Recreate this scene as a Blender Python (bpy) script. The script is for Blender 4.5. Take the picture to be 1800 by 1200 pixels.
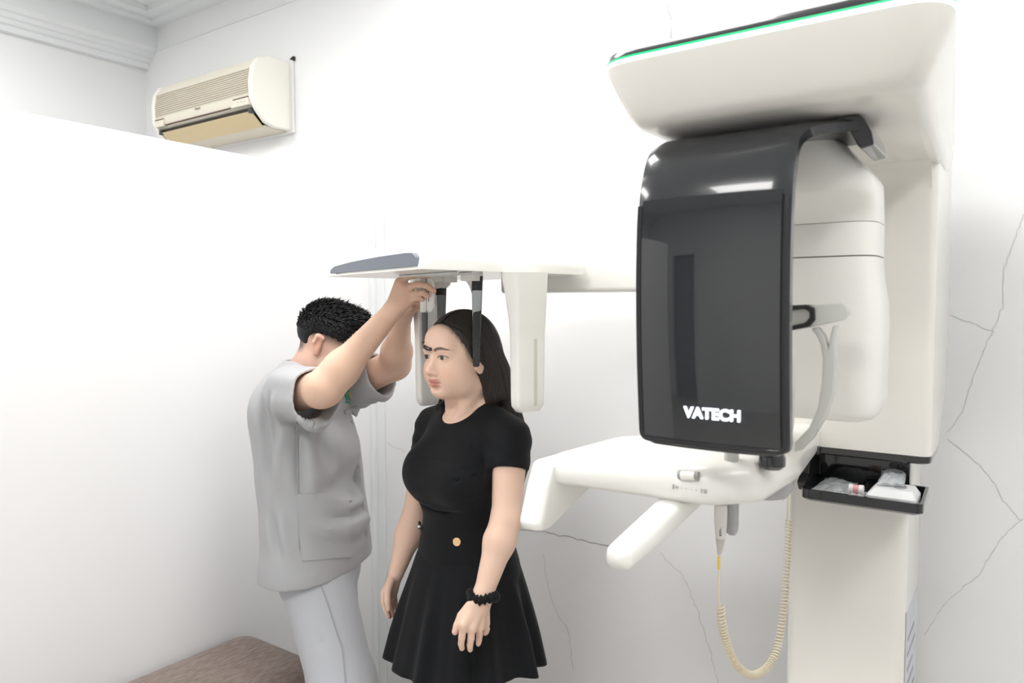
import bpy, bmesh, math, random
import numpy as np
from mathutils import Vector, Matrix

scene = bpy.context.scene
COL = scene.collection
PI = math.pi
for _o in list(bpy.data.objects):
    bpy.data.objects.remove(_o, do_unlink=True)

# ------------------------------------------------------------------ camera
FPX = 1300.0                       # focal length in pixels of the 1800 px frame
YAW = math.radians(35.0)
PITCH = math.radians(-2.64)
CAM_Z = 1.60
cam_data = bpy.data.cameras.new('camera')
cam = bpy.data.objects.new('camera', cam_data)
COL.objects.link(cam)
cam.location = (0, 0, CAM_Z)
cam.rotation_euler = (PI / 2 + PITCH, 0, YAW)
cam_data.sensor_width = 36.0
cam_data.lens = FPX / 1800.0 * 36.0
cam_data.clip_start = 0.05
cam_data.dof.use_dof = True
cam_data.dof.focus_distance = 2.0
cam_data.dof.aperture_fstop = 4.5
scene.camera = cam

# ------------------------------------------------------------------ world, exposure
world = bpy.data.worlds.new('world')
scene.world = world
world.use_nodes = True
wn = world.node_tree.nodes
wn['Background'].inputs[0].default_value = (0.93, 0.97, 1.0, 1)
wn['Background'].inputs[1].default_value = 1.0
scene.view_settings.view_transform = 'Standard'
scene.view_settings.look = 'None'
scene.view_settings.gamma = 1.0
scene.view_settings.use_curve_mapping = False
scene.view_settings.exposure = -0.88

def area_light(name, loc, rot, sx, sy, power, color=(1, 1, 1)):
    d = bpy.data.lights.new(name, 'AREA')
    d.shape = 'RECTANGLE'; d.size = sx; d.size_y = sy
    d.energy = power; d.color = color
    o = bpy.data.objects.new(name, d)
    COL.objects.link(o)
    o.location = loc; o.rotation_euler = rot
    return o

# ------------------------------------------------------------------ helpers
_f = Vector((-math.sin(YAW) * math.cos(PITCH), math.cos(YAW) * math.cos(PITCH), math.sin(PITCH)))
_r = Vector((math.cos(YAW), math.sin(YAW), 0))
_u = _r.cross(_f)

def W(x, y, t):
    """pixel of the photo at camera depth t -> place in the room"""
    return Vector((0, 0, CAM_Z)) + t * (_f + (x - 900) / FPX * _r - (y - 600) / FPX * _u)

def WY(x, y, Y):
    d = _f + (x - 900) / FPX * _r - (y - 600) / FPX * _u
    return Vector((0, 0, CAM_Z)) + d * (Y / d.y)

def WX(x, y, X):
    d = _f + (x - 900) / FPX * _r - (y - 600) / FPX * _u
    return Vector((0, 0, CAM_Z)) + d * (X / d.x)

def mat(name, color=(.8, .8, .8), rough=.5, metal=0.0, coat=0.0, spec=.5, emis=None, estr=0, alpha=1.0,
        trans=0.0, noise=None, bump=None, sss=0.0, ior=1.45, sheen=0.0):
    m = bpy.data.materials.new(name)
    m.use_nodes = True
    nt = m.node_tree
    b = nt.nodes['Principled BSDF']
    b.inputs['Base Color'].default_value = (*color, 1)
    b.inputs['Roughness'].default_value = rough
    b.inputs['Metallic'].default_value = metal
    b.inputs['Coat Weight'].default_value = coat
    b.inputs['Coat Roughness'].default_value = 0.05
    b.inputs['Specular IOR Level'].default_value = spec
    b.inputs['Alpha'].default_value = alpha
    b.inputs['Transmission Weight'].default_value = trans
    b.inputs['IOR'].default_value = ior
    b.inputs['Sheen Weight'].default_value = sheen
    if sss:
        b.inputs['Subsurface Weight'].default_value = sss
        b.inputs['Subsurface Radius'].default_value = (1.0, .35, .2)
        b.inputs['Subsurface Scale'].default_value = 0.008
    if emis:
        b.inputs['Emission Color'].default_value = (*emis, 1)
        b.inputs['Emission Strength'].default_value = estr
    tc = None
    if noise or bump:
        tc = nt.nodes.new('ShaderNodeTexCoord')
    if noise:                      # (scale, amount, detail, stretch)
        sc, am, det, st = noise
        mp = nt.nodes.new('ShaderNodeMapping'); mp.inputs['Scale'].default_value = st
        nz = nt.nodes.new('ShaderNodeTexNoise'); nz.inputs['Scale'].default_value = sc; nz.inputs['Detail'].default_value = det
        rp = nt.nodes.new('ShaderNodeMapRange')
        rp.inputs['From Min'].default_value = .3; rp.inputs['From Max'].default_value = .7
        rp.inputs['To Min'].default_value = 1 - am; rp.inputs['To Max'].default_value = 1 + am
        mx = nt.nodes.new('ShaderNodeVectorMath'); mx.operation = 'SCALE'
        mx.inputs[0].default_value = color
        nt.links.new(tc.outputs['Object'], mp.inputs[0]); nt.links.new(mp.outputs[0], nz.inputs['Vector'])
        nt.links.new(nz.outputs['Fac'], rp.inputs['Value']); nt.links.new(rp.outputs[0], mx.inputs['Scale'])
        nt.links.new(mx.outputs[0], b.inputs['Base Color'])
    if bump:                       # (scale, strength, detail, stretch)
        sc, am, det, st = bump
        mp = nt.nodes.new('ShaderNodeMapping'); mp.inputs['Scale'].default_value = st
        nz = nt.nodes.new('ShaderNodeTexNoise'); nz.inputs['Scale'].default_value = sc; nz.inputs['Detail'].default_value = det
        bp = nt.nodes.new('ShaderNodeBump'); bp.inputs['Strength'].default_value = am; bp.inputs['Distance'].default_value = .004
        nt.links.new(tc.outputs['Object'], mp.inputs[0]); nt.links.new(mp.outputs[0], nz.inputs['Vector'])
        nt.links.new(nz.outputs['Fac'], bp.inputs['Height']); nt.links.new(bp.outputs[0], b.inputs['Normal'])
    return m

def root_of(o):
    while o.parent:
        o = o.parent
    return o

def tag(o, label=None, cat=None, group=None, kind=None):
    if label: o['label'] = label
    if cat: o['category'] = cat
    if group: o['group'] = group
    if kind: o['kind'] = kind
    return o

def thing(name, loc, label, cat, group=None):
    o = bpy.data.objects.new(name, None)
    COL.objects.link(o)
    o.location = loc
    o.empty_display_size = .05
    return tag(o, label, cat, group)

def raw_obj(name, verts, faces, m, parent=None, smooth=True, sharp=None, origin=None):
    """verts in room coordinates"""
    off = np.zeros(3)
    if parent is not None:
        off = np.array(root_of(parent).location, dtype=float)
    v = np.asarray(verts, dtype=float) - off
    if origin is not None:
        v = v - np.array(origin, dtype=float)
    me = bpy.data.meshes.new(name)
    if isinstance(faces, np.ndarray) and faces.ndim == 2:
        nf, k = faces.shape
        me.vertices.add(len(v)); me.vertices.foreach_set('co', v.astype(np.float32).ravel())
        me.loops.add(nf * k); me.loops.foreach_set('vertex_index', faces.astype(np.int32).ravel())
        me.polygons.add(nf)
        me.polygons.foreach_set('loop_start', (np.arange(nf) * k).astype(np.int32))
        me.update(calc_edges=True)
    else:
        me.from_pydata([tuple(p) for p in v], [], faces)
        me.update()
    if smooth:
        me.shade_smooth()
        if sharp:
            me.set_sharp_from_angle(angle=math.radians(sharp))
    if m: me.materials.append(m)
    o = bpy.data.objects.new(name, me)
    COL.objects.link(o)
    if origin is not None: o.location = origin
    if parent is not None: o.parent = parent
    return o

class G:
    def __init__(s): s.v = []; s.f = []
    def add(s, vs, fs):
        n = len(s.v)
        s.v += [tuple(p) for p in vs]
        s.f += [tuple(i + n for i in f) for f in fs]
        return s
    def box(s, a, b):
        x0, y0, z0 = a; x1, y1, z1 = b
        return s.add([(x0,y0,z0),(x1,y0,z0),(x1,y1,z0),(x0,y1,z0),(x0,y0,z1),(x1,y0,z1),(x1,y1,z1),(x0,y1,z1)],
                     [(0,3,2,1),(4,5,6,7),(0,1,5,4),(1,2,6,5),(2,3,7,6),(3,0,4,7)])
    def loft(s, rings, caps=(True, True), closed=True):
        n = len(rings[0]); vs = [p for r in rings for p in r]; fs = []
        for i in range(len(rings) - 1):
            for j in range(n if closed else n - 1):
                a = i * n + j; b = i * n + (j + 1) % n
                fs.append((a, b, b + n, a + n))
        if caps[0]: fs.append(tuple(range(n - 1, -1, -1)))
        if caps[1]: fs.append(tuple((len(rings) - 1) * n + j for j in range(n)))
        return s.add(vs, fs)
    def tube(s, pts, r, n=10, caps=True, flat=None):
        pts = [Vector(p) for p in pts]
        rr = r if callable(r) else (lambda q: r)
        rings = []; up = None
        for i, p in enumerate(pts):
            d = (pts[min(i + 1, len(pts) - 1)] - pts[max(i - 1, 0)]).normalized()
            if up is None:
                up = Vector((0, 0, 1)) if abs(d.z) < .9 else Vector((1, 0, 0))
            a = d.cross(up).normalized(); up = a.cross(d).normalized()
            q = rr(i / max(1, len(pts) - 1))
            rings.append([p + q * (math.cos(2*PI*k/n) * a + math.sin(2*PI*k/n) * up * (flat or 1)) for k in range(n)])
        return s.loft(rings, (caps, caps))
    def prism(s, poly, vec):
        vec = Vector(vec)
        a = [Vector(p) for p in poly]
        return s.loft([a, [p + vec for p in a]])
    def grid(s, rows, closed=False):
        n = len(rows[0]); vs = [p for r in rows for p in r]; fs = []
        for i in range(len(rows) - 1):
            for j in range(n - 1 + (1 if closed else 0)):
                a = i*n + j; b = i*n + (j+1) % n
                fs.append((a, b, b+n, a+n))
        return s.add(vs, fs)
    def build(s, name, m, parent=None, smooth=True, sharp=40, bevel=0, seg=3, sub=0, origin=None, fixn=True):
        o = raw_obj(name, s.v, s.f, m, parent, smooth=False, origin=origin)
        me = o.data
        if fixn:
            bm = bmesh.new(); bm.from_mesh(me)
            bmesh.ops.recalc_face_normals(bm, faces=bm.faces)
            bm.to_mesh(me); bm.free()
        if smooth:
            me.shade_smooth()
            if not bevel and not sub and sharp: me.set_sharp_from_angle(angle=math.radians(sharp))
        if bevel:
            md = o.modifiers.new('bevel', 'BEVEL'); md.width = bevel; md.segments = seg
            md.limit_method = 'ANGLE'; md.angle_limit = math.radians(30); md.harden_normals = False
            wnm = o.modifiers.new('wn', 'WEIGHTED_NORMAL'); wnm.keep_sharp = False
        if sub:
            md = o.modifiers.new('sub', 'SUBSURF'); md.levels = sub; md.render_levels = sub
        return o

def roundpoly(pts, rad, seg=6):
    """fillet the corners of a 2D polygon; rad a number or a list"""
    n = len(pts); out = []
    for i in range(n):
        p = Vector(pts[i]); a = Vector(pts[i-1]); b = Vector(pts[(i+1) % n])
        r = rad[i] if isinstance(rad, (list, tuple)) else rad
        da = (a - p); db = (b - p)
        la, lb = da.length, db.length
        da.normalize(); db.normalize()
        ang = da.angle(db)
        if r <= 1e-6 or ang > PI - 1e-3:
            out += [p.copy() for _ in range(seg + 1)]; continue
        tl = min(r / math.tan(ang / 2), la * .49, lb * .49)
        p0 = p + da * tl; p1 = p + db * tl
        for k in range(seg + 1):
            q = k / seg
            out.append((1-q)**2 * p0 + 2*q*(1-q) * p + q*q * p1)
    return out

def rrect(x0, x1, y0, y1, z, r, seg=6):
    return [Vector((p.x, p.y, z)) for p in roundpoly([(x0,y0),(x1,y0),(x1,y1),(x0,y1)], r, seg)]

def catmull(pts, n=8):
    P = [Vector(p) for p in pts]; out = []
    for i in range(len(P) - 1):
        p0 = P[max(i-1, 0)]; p1 = P[i]; p2 = P[i+1]; p3 = P[min(i+2, len(P)-1)]
        for k in range(n):
            t = k / n
            out.append(.5*((2*p1) + (-p0+p2)*t + (2*p0-5*p1+4*p2-p3)*t*t + (-p0+3*p1-3*p2+p3)*t**3))
    out.append(P[-1])
    return out
# ================================================================== the room
M_wall = mat('white_plaster', (.86, .865, .87), .65, bump=(9, .12, 6, (1, 1, 1)))
M_part = mat('partition_white', (.87, .87, .875), .55, bump=(40, .03, 3, (1, 1, 1)))
M_ceil = mat('ceiling_white', (.84, .86, .87), .8)
M_trim = mat('trim_white', (.83, .85, .86), .55)
M_crack = mat('crack_grey', (.60, .585, .57), .9)
M_crackd = mat('crack_dark', (.10, .10, .10), .9)
M_floor = mat('floor_tile', (.62, .60, .57), .35, noise=(3, .06, 4, (1, 1, 1)))

WALL_Y = 2.15; WALL_L = -3.88; PART_X = -2.19; CEIL = 3.10
def struct(o): o['kind'] = 'structure'; return o

struct(G().box((-4.1, -3.2, -.1), (2.6, 2.3, 0)).build('floor', M_floor, smooth=False))
struct(G().box((-4.1, -3.2, CEIL), (2.6, 2.3, CEIL + .1)).build('ceiling', M_ceil, smooth=False))
wall_back = struct(G().box((-4.1, WALL_Y, 0), (2.6, WALL_Y + .15, CEIL)).build('wall_back', M_wall, smooth=False))
struct(G().box((-4.1, -3.2, 0), (WALL_L, WALL_Y, CEIL)).build('wall_left', M_wall, smooth=False))
struct(G().box((2.4, -3.2, 0), (2.6, WALL_Y, CEIL)).build('wall_right', M_wall, smooth=False))
# wall behind the camera, with a doorway and a wide window
wf = G()
wf.box((WALL_L, -3.2, 0), (-2.95, -3.0, CEIL)); wf.box((-2.95, -3.2, 2.15), (-2.15, -3.0, CEIL))
wf.box((-2.15, -3.2, 0), (.2, -3.0, CEIL)); wf.box((.2, -3.2, 0), (1.9, -3.0, .9))
wf.box((.2, -3.2, 2.4), (1.9, -3.0, CEIL)); wf.box((1.9, -3.2, 0), (2.4, -3.0, CEIL))
struct(wf.build('wall_front', M_wall, smooth=False))
M_door = mat('door_grey', (.42, .43, .45), .4)
M_glass = mat('window_glass', (.9, .95, 1), .02, trans=1.0)
dr = struct(G().box((-2.9, -3.14, 0), (-2.20, -3.10, 2.1)).build('door_1', M_door, bevel=.004))
G().tube([(-2.27, -3.1, 1.0), (-2.27, -3.05, 1.0), (-2.38, -3.05, 1.0)], .01).build('door_handle', mat('handle_steel', (.6, .6, .6), .3, 1), dr)
fr = G()
for a, b in (((-3.0, -3.0, 0), (-2.9, -2.96, 2.2)), ((-2.20, -3.0, 0), (-2.1, -2.96, 2.2)), ((-2.9, -3.0, 2.1), (-2.2, -2.96, 2.2))):
    fr.box(a, b)
fr.build('door_frame', M_trim, dr, bevel=.005)
win = struct(G().box((.25, -3.12, .95), (1.85, -3.11, 2.35)).build('window_1', M_glass, smooth=False))
fr = G()
for a, b in (((.2, -3.16, .9), (.27, -3.06, 2.4)), ((1.83, -3.16, .9), (1.9, -3.06, 2.4)), ((.27, -3.16, .9), (1.83, -3.06, .97)),
             ((.27, -3.16, 2.33), (1.83, -3.06, 2.4)), ((1.02, -3.15, .97), (1.08, -3.07, 2.33))):
    fr.box(a, b)
fr.build('window_frame', M_trim, win, bevel=.004)

# half-height partition running out from the back wall
struct(G().box((PART_X - .07, -1.6, 0), (PART_X, WALL_Y, 2.115)).build('wall_partition', M_part, bevel=.003))
# corner strip where the partition meets the back wall
g = G(); g.box((PART_X, WALL_Y - .03, 0), (PART_X + .022, WALL_Y, 2.11))
g.box((PART_X + .022, WALL_Y - .012, 0), (PART_X + .06, WALL_Y, 2.11))
struct(g.build('trim_1', M_trim, bevel=.002))
# cornice with stepped mouldings on the left wall
prof = [(WALL_L, 2.855), (WALL_L + .035, 2.855), (WALL_L + .04, 2.878), (WALL_L + .062, 2.882), (WALL_L + .066, 2.900), (WALL_L + .085, 2.903),
        (WALL_L + .09, 2.922), (WALL_L + .112, 2.926), (WALL_L + .12, 2.945), (WALL_L + .12, CEIL), (WALL_L, CEIL)]
def sweep_y(prof, y0, y1): return G().prism([(x, y0, z) for x, z in prof], (0, y1 - y0, 0))
struct(sweep_y(prof, -3.0, WALL_Y).build('trim_2', M_trim, sharp=20))
# thin picture line on the back wall, and the raised ceiling border
struct(G().box((WALL_L + .12, WALL_Y - .006, 2.932), (2.4, WALL_Y, 2.945)).build('trim_3', M_trim, smooth=False))
cx, cy = WALL_L + .12, WALL_Y
g = G()
for k, (o0, o1, h) in enumerate(((0.0, .06, .05), (.06, .12, .03), (.34, .40, .03), (.40, .46, .018))):
    g.box((cx + o0, -3.0, CEIL - h), (cx + o1, cy - o0, CEIL))
    g.box((cx + o1, cy - o1, CEIL - h), (2.4, cy - o0, CEIL))
struct(g.build('trim_4', M_trim, smooth=False))

# hairline cracks in the plaster of the back wall
def crack(px, m, w=.0012, seed=0, jit=2.0):
    rnd = random.Random(seed)
    pts = []
    for i in range(len(px) - 1):
        (x0, y0), (x1, y1) = px[i], px[i+1]
        n = max(2, int(math.hypot(x1-x0, y1-y0) / 8))
        for k in range(n):
            q = k / n
            pts.append((x0 + (x1-x0)*q + rnd.uniform(-jit, jit), y0 + (y1-y0)*q + rnd.uniform(-jit, jit)))
    pts.append(px[-1])
    P = [WY(x, y, WALL_Y) for x, y in pts]
    L = []; R = []
    for i, p in enumerate(P):
        d = (P[min(i+1, len(P)-1)] - P[max(i-1, 0)]); d.y = 0; d.normalize()
        nrm = Vector((-d.z, 0, d.x)) * w * rnd.uniform(.35, 1.0) * .5
        L.append(Vector((p.x, WALL_Y - .0012, p.z)) + nrm); R.append(Vector((p.x, WALL_Y - .0012, p.z)) - nrm)
    Lb = [Vector((p.x, WALL_Y + .002, p.z)) for p in L]; Rb = [Vector((p.x, WALL_Y + .002, p.z)) for p in R]
    G().loft([[a, b, c, d] for a, b, c, d in zip(L, R, Rb, Lb)]).build('crack', m, wall_back, smooth=False)
crack([(1800,375),(1766,470),(1762,540),(1720,640),(1698,700),(1692,725),(1664,760)], M_crack, .0015, 1)
crack([(1664,770),(1720,815),(1750,850),(1762,878),(1796,915)], M_crack, .0016, 2)
crack([(1800,910),(1760,945),(1720,1010),(1655,1065),(1625,1115)], M_crack, .0014, 3)
crack([(1672,555),(1720,572),(1750,585)], M_crack, .0015, 4)
crack([(905,927),(960,935),(1000,944),(1040,952),(1085,960)], M_crackd, .0013, 5)
crack([(1160,970),(1200,1010),(1225,1070),(1250,1150),(1262,1200)], M_crack, .0016, 6)
crack([(955,975),(970,1060),(1000,1110),(1008,1180)], M_crack, .0014, 7)
crack([(1172,0),(1176,20),(1180,36),(1180,75)], M_crackd, .0014, 8, .8)
crack([(682,778),(712,795)], M_crack, .0018, 9)
crack([(1345,868),(1378,880)], M_crack, .0012, 10)

# added light panels, out of view on the ceiling, in place of bounced flash
M_addedbody = mat('added_light_body', (.85, .85, .85), .4)
M_addedglow = mat('added_light_face', (1, 1, 1), .5, emis=(1, .99, .97), estr=14)
def added_ceiling_light(x, y, sx, sy, power, label):
    t = thing('added_ceiling_light', (x, y, CEIL), label, 'lamp', 'added ceiling lights')
    G().box((x - sx/2, y - sy/2, CEIL - .05), (x + sx/2, y + sy/2, CEIL)).build('housing', M_addedbody, t, bevel=.006)
    G().box((x - sx/2 + .02, y - sy/2 + .02, CEIL - .056), (x + sx/2 - .02, y + sy/2 - .02, CEIL - .0502)).build('diffuser', M_addedglow, t, smooth=False)
    l = area_light('added_fill_light', (0, 0, -.062), (0, 0, 0), sx - .05, sy - .05, power, (1, .985, .965))
    l.parent = t
    return t
added_ceiling_light(-1.15, 1.25, 1.2, .6, 30, 'added unseen ceiling light above the two people near the back wall')
added_ceiling_light(-.6, -1.0, 1.2, .6, 55, 'added unseen fill light behind the camera in mid room')  # front fill, added to brighten faces and the machine
added_ceiling_light(1.1, .6, .6, 1.2, 20, 'added unseen ceiling light over the right side of the room')
added_ceiling_light(-3.0, .4, .6, 1.2, 36, 'added unseen ceiling light beyond the half height partition')
# ================================================================== dental x-ray machine
M_cream = mat('machine_cream', (.83, .81, .76), .22, coat=.4)
M_creamw = mat('machine_white', (.85, .84, .80), .3, coat=.2)
M_black = mat('gloss_black', (.012, .013, .015), .08, coat=.6)
M_blacks = mat('satin_black', (.02, .02, .022), .25)
M_glassb = mat('black_glass', (.010, .012, .015), .03, coat=1.0, spec=.6)
M_hood = mat('hood_dark', (.030, .032, .036), .22, coat=.5)
M_grey = mat('grey_plastic', (.42, .42, .43), .4)
M_lgrey = mat('light_grey_plastic', (.52, .53, .50), .3, coat=.3)
M_inset = mat('slate_inset', (.175, .195, .235), .4)
M_green = mat('green_light', (.0, .30, .12), .4, emis=(.0, 1.0, .32), estr=1.3)
M_whitelight = mat('white_light', (.9, 1, .95), .3, emis=(.75, 1.0, .88), estr=2.0)
M_logo = mat('logo_light', (1, 1, 1), .3, emis=(.80, .86, 1.0), estr=7)
M_smoke = mat('smoked_plastic', (.30, .31, .32), .12, trans=.85, ior=1.15)
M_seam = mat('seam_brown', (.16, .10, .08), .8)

mc = thing('dental_xray_machine', (-.33, 1.89, 0), 'tall cream dental x-ray machine with black glass panel and head-positioning arm', 'x-ray machine')

# --- column and base
G().loft([rrect(-.456, -.205, 1.78, 2.02, z, .03) for z in (.03, .6, 1.34)]).build('column', M_cream, mc)
g = G(); g.loft([rrect(-.62, -.05, 1.45, 2.08, 0, .06), rrect(-.62, -.05, 1.45, 2.08, .025, .06), rrect(-.60, -.07, 1.47, 2.06, .035, .05)])
g.build('base_plate', M_cream, mc)
# rating sticker on the side of the column
st = G().box((-.2052, 1.80, .60), (-.2035, 1.99, .93)).build('rating_sticker', mat('sticker_grey', (.62, .64, .68), .5), mc, smooth=False)
G().box((-.2036, 1.86, .66), (-.2028, 1.97, .70)).build('yellow_patch', mat('sticker_yellow', (.75, .72, .25), .5), st, smooth=False)
g = G()
for k in range(5): g.box((-.2036, 1.82, .72 + .035*k), (-.2028, 1.95 - .02*(k % 3), .728 + .035*k))
g.build('print_lines', mat('sticker_print', (.35, .35, .38), .5), st, smooth=False)

# --- carriage: rounded upright slab behind the rotor
def car_ring(z, y1, inx=0.0, iny=0.0):
    pts = [(-.505+inx, 1.68+iny), (-.155-inx, 1.68+iny), (-.155-inx, y1), (-.505+inx, y1)]
    return [Vector((p.x, p.y, z)) for p in roundpoly(pts, [.03, .022, .05, .05], 6)]
cg = G()
cg.loft([car_ring(1.300, 1.86), car_ring(1.33, 1.90), car_ring(1.40, 1.99), car_ring(1.50, 2.02), car_ring(1.80, 2.02), car_ring(1.99, 2.02)])
car = cg.build('carriage', M_cream, mc)
# lower lip of the carriage that swells down into the support arm at its left
def lip_z(x): # underside height along x
    q = min(1, max(0, (x + .445) / .075)); q = q*q*(3-2*q)
    return 1.245 + (1.300 - 1.245) * q
xs = [-.53 + .165 * k / 40 for k in range(41)]
rows_lo = []; g = G(); rings = []
for x in xs:
    zb = lip_z(x); rings.append([Vector((x, 1.672, zb)), Vector((x, 1.90, zb)), Vector((x, 1.90, 1.335)), Vector((x, 1.672, 1.335))])
g.loft(rings); g.build('support_root', M_cream, car, sharp=30, bevel=.006)
g = G(); rings = []
for x in xs:
    zb = lip_z(x); rings.append([Vector((x+.002, 1.668, zb-.018)), Vector((x+.002, 1.88, zb-.018)), Vector((x+.002, 1.88, zb+.001)), Vector((x+.002, 1.668, zb+.001))])
g.loft(rings); g.build('black_trim', M_black, car, sharp=30, bevel=.004)
G().loft([car_ring(1.283, 1.85, .006, .006), car_ring(1.286, 1.855, .001, .001), car_ring(1.300, 1.86, -.001, -.001)]).build('black_trim', M_black, car, sharp=50)
# two tiny vent dashes
g = G(); g.box((-.30, 1.3, 1.8835), (-.29, 1.303, 1.8865)); g.box((-.30, 1.31, 1.8835), (-.29, 1.313, 1.8865))

# --- overhead head, wide at the front, narrowing to the carriage
def head_ring(z, xf, xb, yf, r):
    c = -.33
    pts = [(c-xf, yf), (c+xf, yf), (c+xb, 2.02), (c-xb, 2.02)]
    return [Vector((p.x, p.y, z)) for p in roundpoly(pts, [r, r, .05, .05], 8)]
HB = 1.885
hd = G().loft([head_ring(HB, .190, .165, 1.105, .05), head_ring(HB+.004, .204, .168, 1.088, .055), head_ring(HB+.018, .216, .171, 1.074, .06),
               head_ring(HB+.045, .230, .174, 1.060, .065), head_ring(HB+.078, .246, .176, 1.046, .07), head_ring(HB+.090, .249, .176, 1.043, .07)]).build('overhead_head', M_cream, mc, sharp=60)
z0 = HB + .090
G().loft([head_ring(z0, .2495, .1765, 1.0425, .07), head_ring(z0+.0065, .2495, .1765, 1.0425, .07)]).build('light_strip', M_whitelight, hd)
G().loft([head_ring(z0+.0065, .2495, .1765, 1.0425, .07), head_ring(z0+.0100, .2492, .1765, 1.0428, .07)]).build('green_light_edge', M_green, hd)
G().loft([head_ring(z0+.0100, .248, .176, 1.0435, .07), head_ring(z0+.021, .246, .175, 1.046, .07), head_ring(z0+.024, .238, .17, 1.055, .06)]).build('dark_lid', M_hood, hd, sharp=60)
# fairing between head underside and carriage
rings = []
for k in range(9):
    a = PI/2 * k / 8
    y = 1.68 - .05 * (1 - math.sin(a)); z = HB - .05 * (1 - math.cos(a))
    rings.append([Vector((-.495, y, z)), Vector((-.165, y, z)), Vector((-.165, 1.70, HB)), Vector((-.495, 1.70, HB))])
G().loft(rings).build('fairing', M_cream, hd, sharp=60)

# --- rotor hood: black T-shaped shell, the front part being the glass panel
RC = -.392
def prof_at(s):
    # profile (y, z) from the bottom of the panel (s=0) up and over to the rear (s=1)
    pts = catmull([(1.072, 1.385), (1.060, 1.50), (1.054, 1.62), (1.055, 1.72), (1.064, 1.785), (1.088, 1.830), (1.120, 1.858), (1.16, 1.874), (1.22, 1.881), (1.31, 1.882)], 8)
    q = s * (len(pts) - 1); i = min(int(q), len(pts) - 2); w = q - i
    return pts[i].lerp(pts[i+1], w)
def hood_hw(s, y, z):
    hw = .1165
    if z < 1.40:      # rounded bottom corners
        d = max(0, (1.40 - z) / .015); hw -= .015 * (1 - math.sqrt(max(0, 1 - min(1, d)**2)))
    if z > 1.80 and y > 1.065:
        q = min(1, max(0, (y - 1.085) / .10)); hw += .064 * (1 - math.sqrt(max(0, 1 - q*q)))
    return hw
NS, NX = 90, 14
front = []; back = []
for i in range(NS + 1):
    s = i / NS; y, z = prof_at(s); y2, z2 = prof_at(min(1, s + .01)); y1, z1 = prof_at(max(0, s - .01))
    tx, tz = y2 - y1, z2 - z1; L = math.hypot(tx, tz); ny, nz = tz / L, -tx / L    # points to rear / down
    hw = hood_hw(s, y, z); rf = []; rb = []
    th = .020
    for j in range(NX + 1):
        u = -1 + 2 * j / NX
        e = .010 * u * u if z < 1.80 else .010 * u * u * max(0, 1 - (z - 1.80) / .05)   # slightly convex front
        ed = .006 * max(0, (abs(u) - .88) / .12) ** 2
        hwl = hw if u > 0 else .1165 + (hw - .1165) * (.35 if hw > .1165 else 1)
        rf.append(Vector((RC + u * hwl, y + e + ed * ny, z + ed * nz)))
        rb.append(Vector((RC + u * hwl, y + e + th * ny, z + th * nz)))
    front.append(rf); back.append(rb)
g = G()
rings = [rf + rb[::-1] for rf, rb in zip(front, back)]
g.loft(rings)
hood = g.build('rotor_hood', M_hood, mc, sharp=50)
# turned-down ends of the cross bar
for sgn in (1,):
    pr = [(.150, 1.883), (.150, 1.868), (.168, 1.864), (.180, 1.840), (.186, 1.832), (.204, 1.836), (.200, 1.856), (.190, 1.876), (.182, 1.883)]
    G().prism([(RC + sgn * x - sgn*.004, 1.19, z) for x, z in pr], (0, .12, 0)).build('bar_end', M_black, hood, bevel=.003)
# inset glass sheet with a raised bezel
def panel_pt(u, z, out=0.0):
    pts = None
    lo, hi = 0.0, 1.0
    for _ in range(30):
        m_ = (lo + hi) / 2
        if prof_at(m_).y < z: lo = m_
        else: hi = m_
    y = prof_at(lo).x
    return Vector((RC + u * .1165, y + .010 * u * u - out, z))
g = G(); rows = []
for i in range(41):
    z = 1.398 + (1.765 - 1.398) * i / 40; rows.append([panel_pt(-.905 + 1.81 * j / 16, z, .0008) for j in range(17)] + [panel_pt(.905 - 1.81 * j / 16, z, -.004) for j in range(17)])
g.loft(rows); g.build('glass_panel', M_glassb, hood, sharp=50)
bz = [(-.95, 1.393), (.95, 1.393), (.95, 1.79), (-.95, 1.79)]
ring = []
rp = roundpoly([(u * .1165, z) for u, z in bz], .012, 5)
fine = []
for i in range(len(rp)):
    a, b = rp[i], rp[(i+1) % len(rp)]
    n = max(1, int((b - a).length / .02))
    for k in range(n): fine.append(a.lerp(b, k / n))
tub = G(); cl = [panel_pt(p.x / .1165, p.y, .0006) for p in fine]; n = len(cl); rings = []
for i, p in enumerate(cl):
    d = (cl[(i+1) % n] - cl[i-1]).normalized(); nn = Vector((0, -1, 0)); a = d.cross(nn).normalized()
    rings.append([p + .0042 * (math.cos(2*PI*k/8) * a + .55 * math.sin(2*PI*k/8) * nn) for k in range(8)])

seq = [i for i in range(n) if fine[i].y < 1.772]
st_ = next(i for i in seq if (i - 1) % n not in seq)
order = [(st_ + k) % n for k in range(n) if (st_ + k) % n in seq]
tub.loft([rings[i] for i in order], (True, True)); tub.build('bezel', M_blacks, hood)
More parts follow.
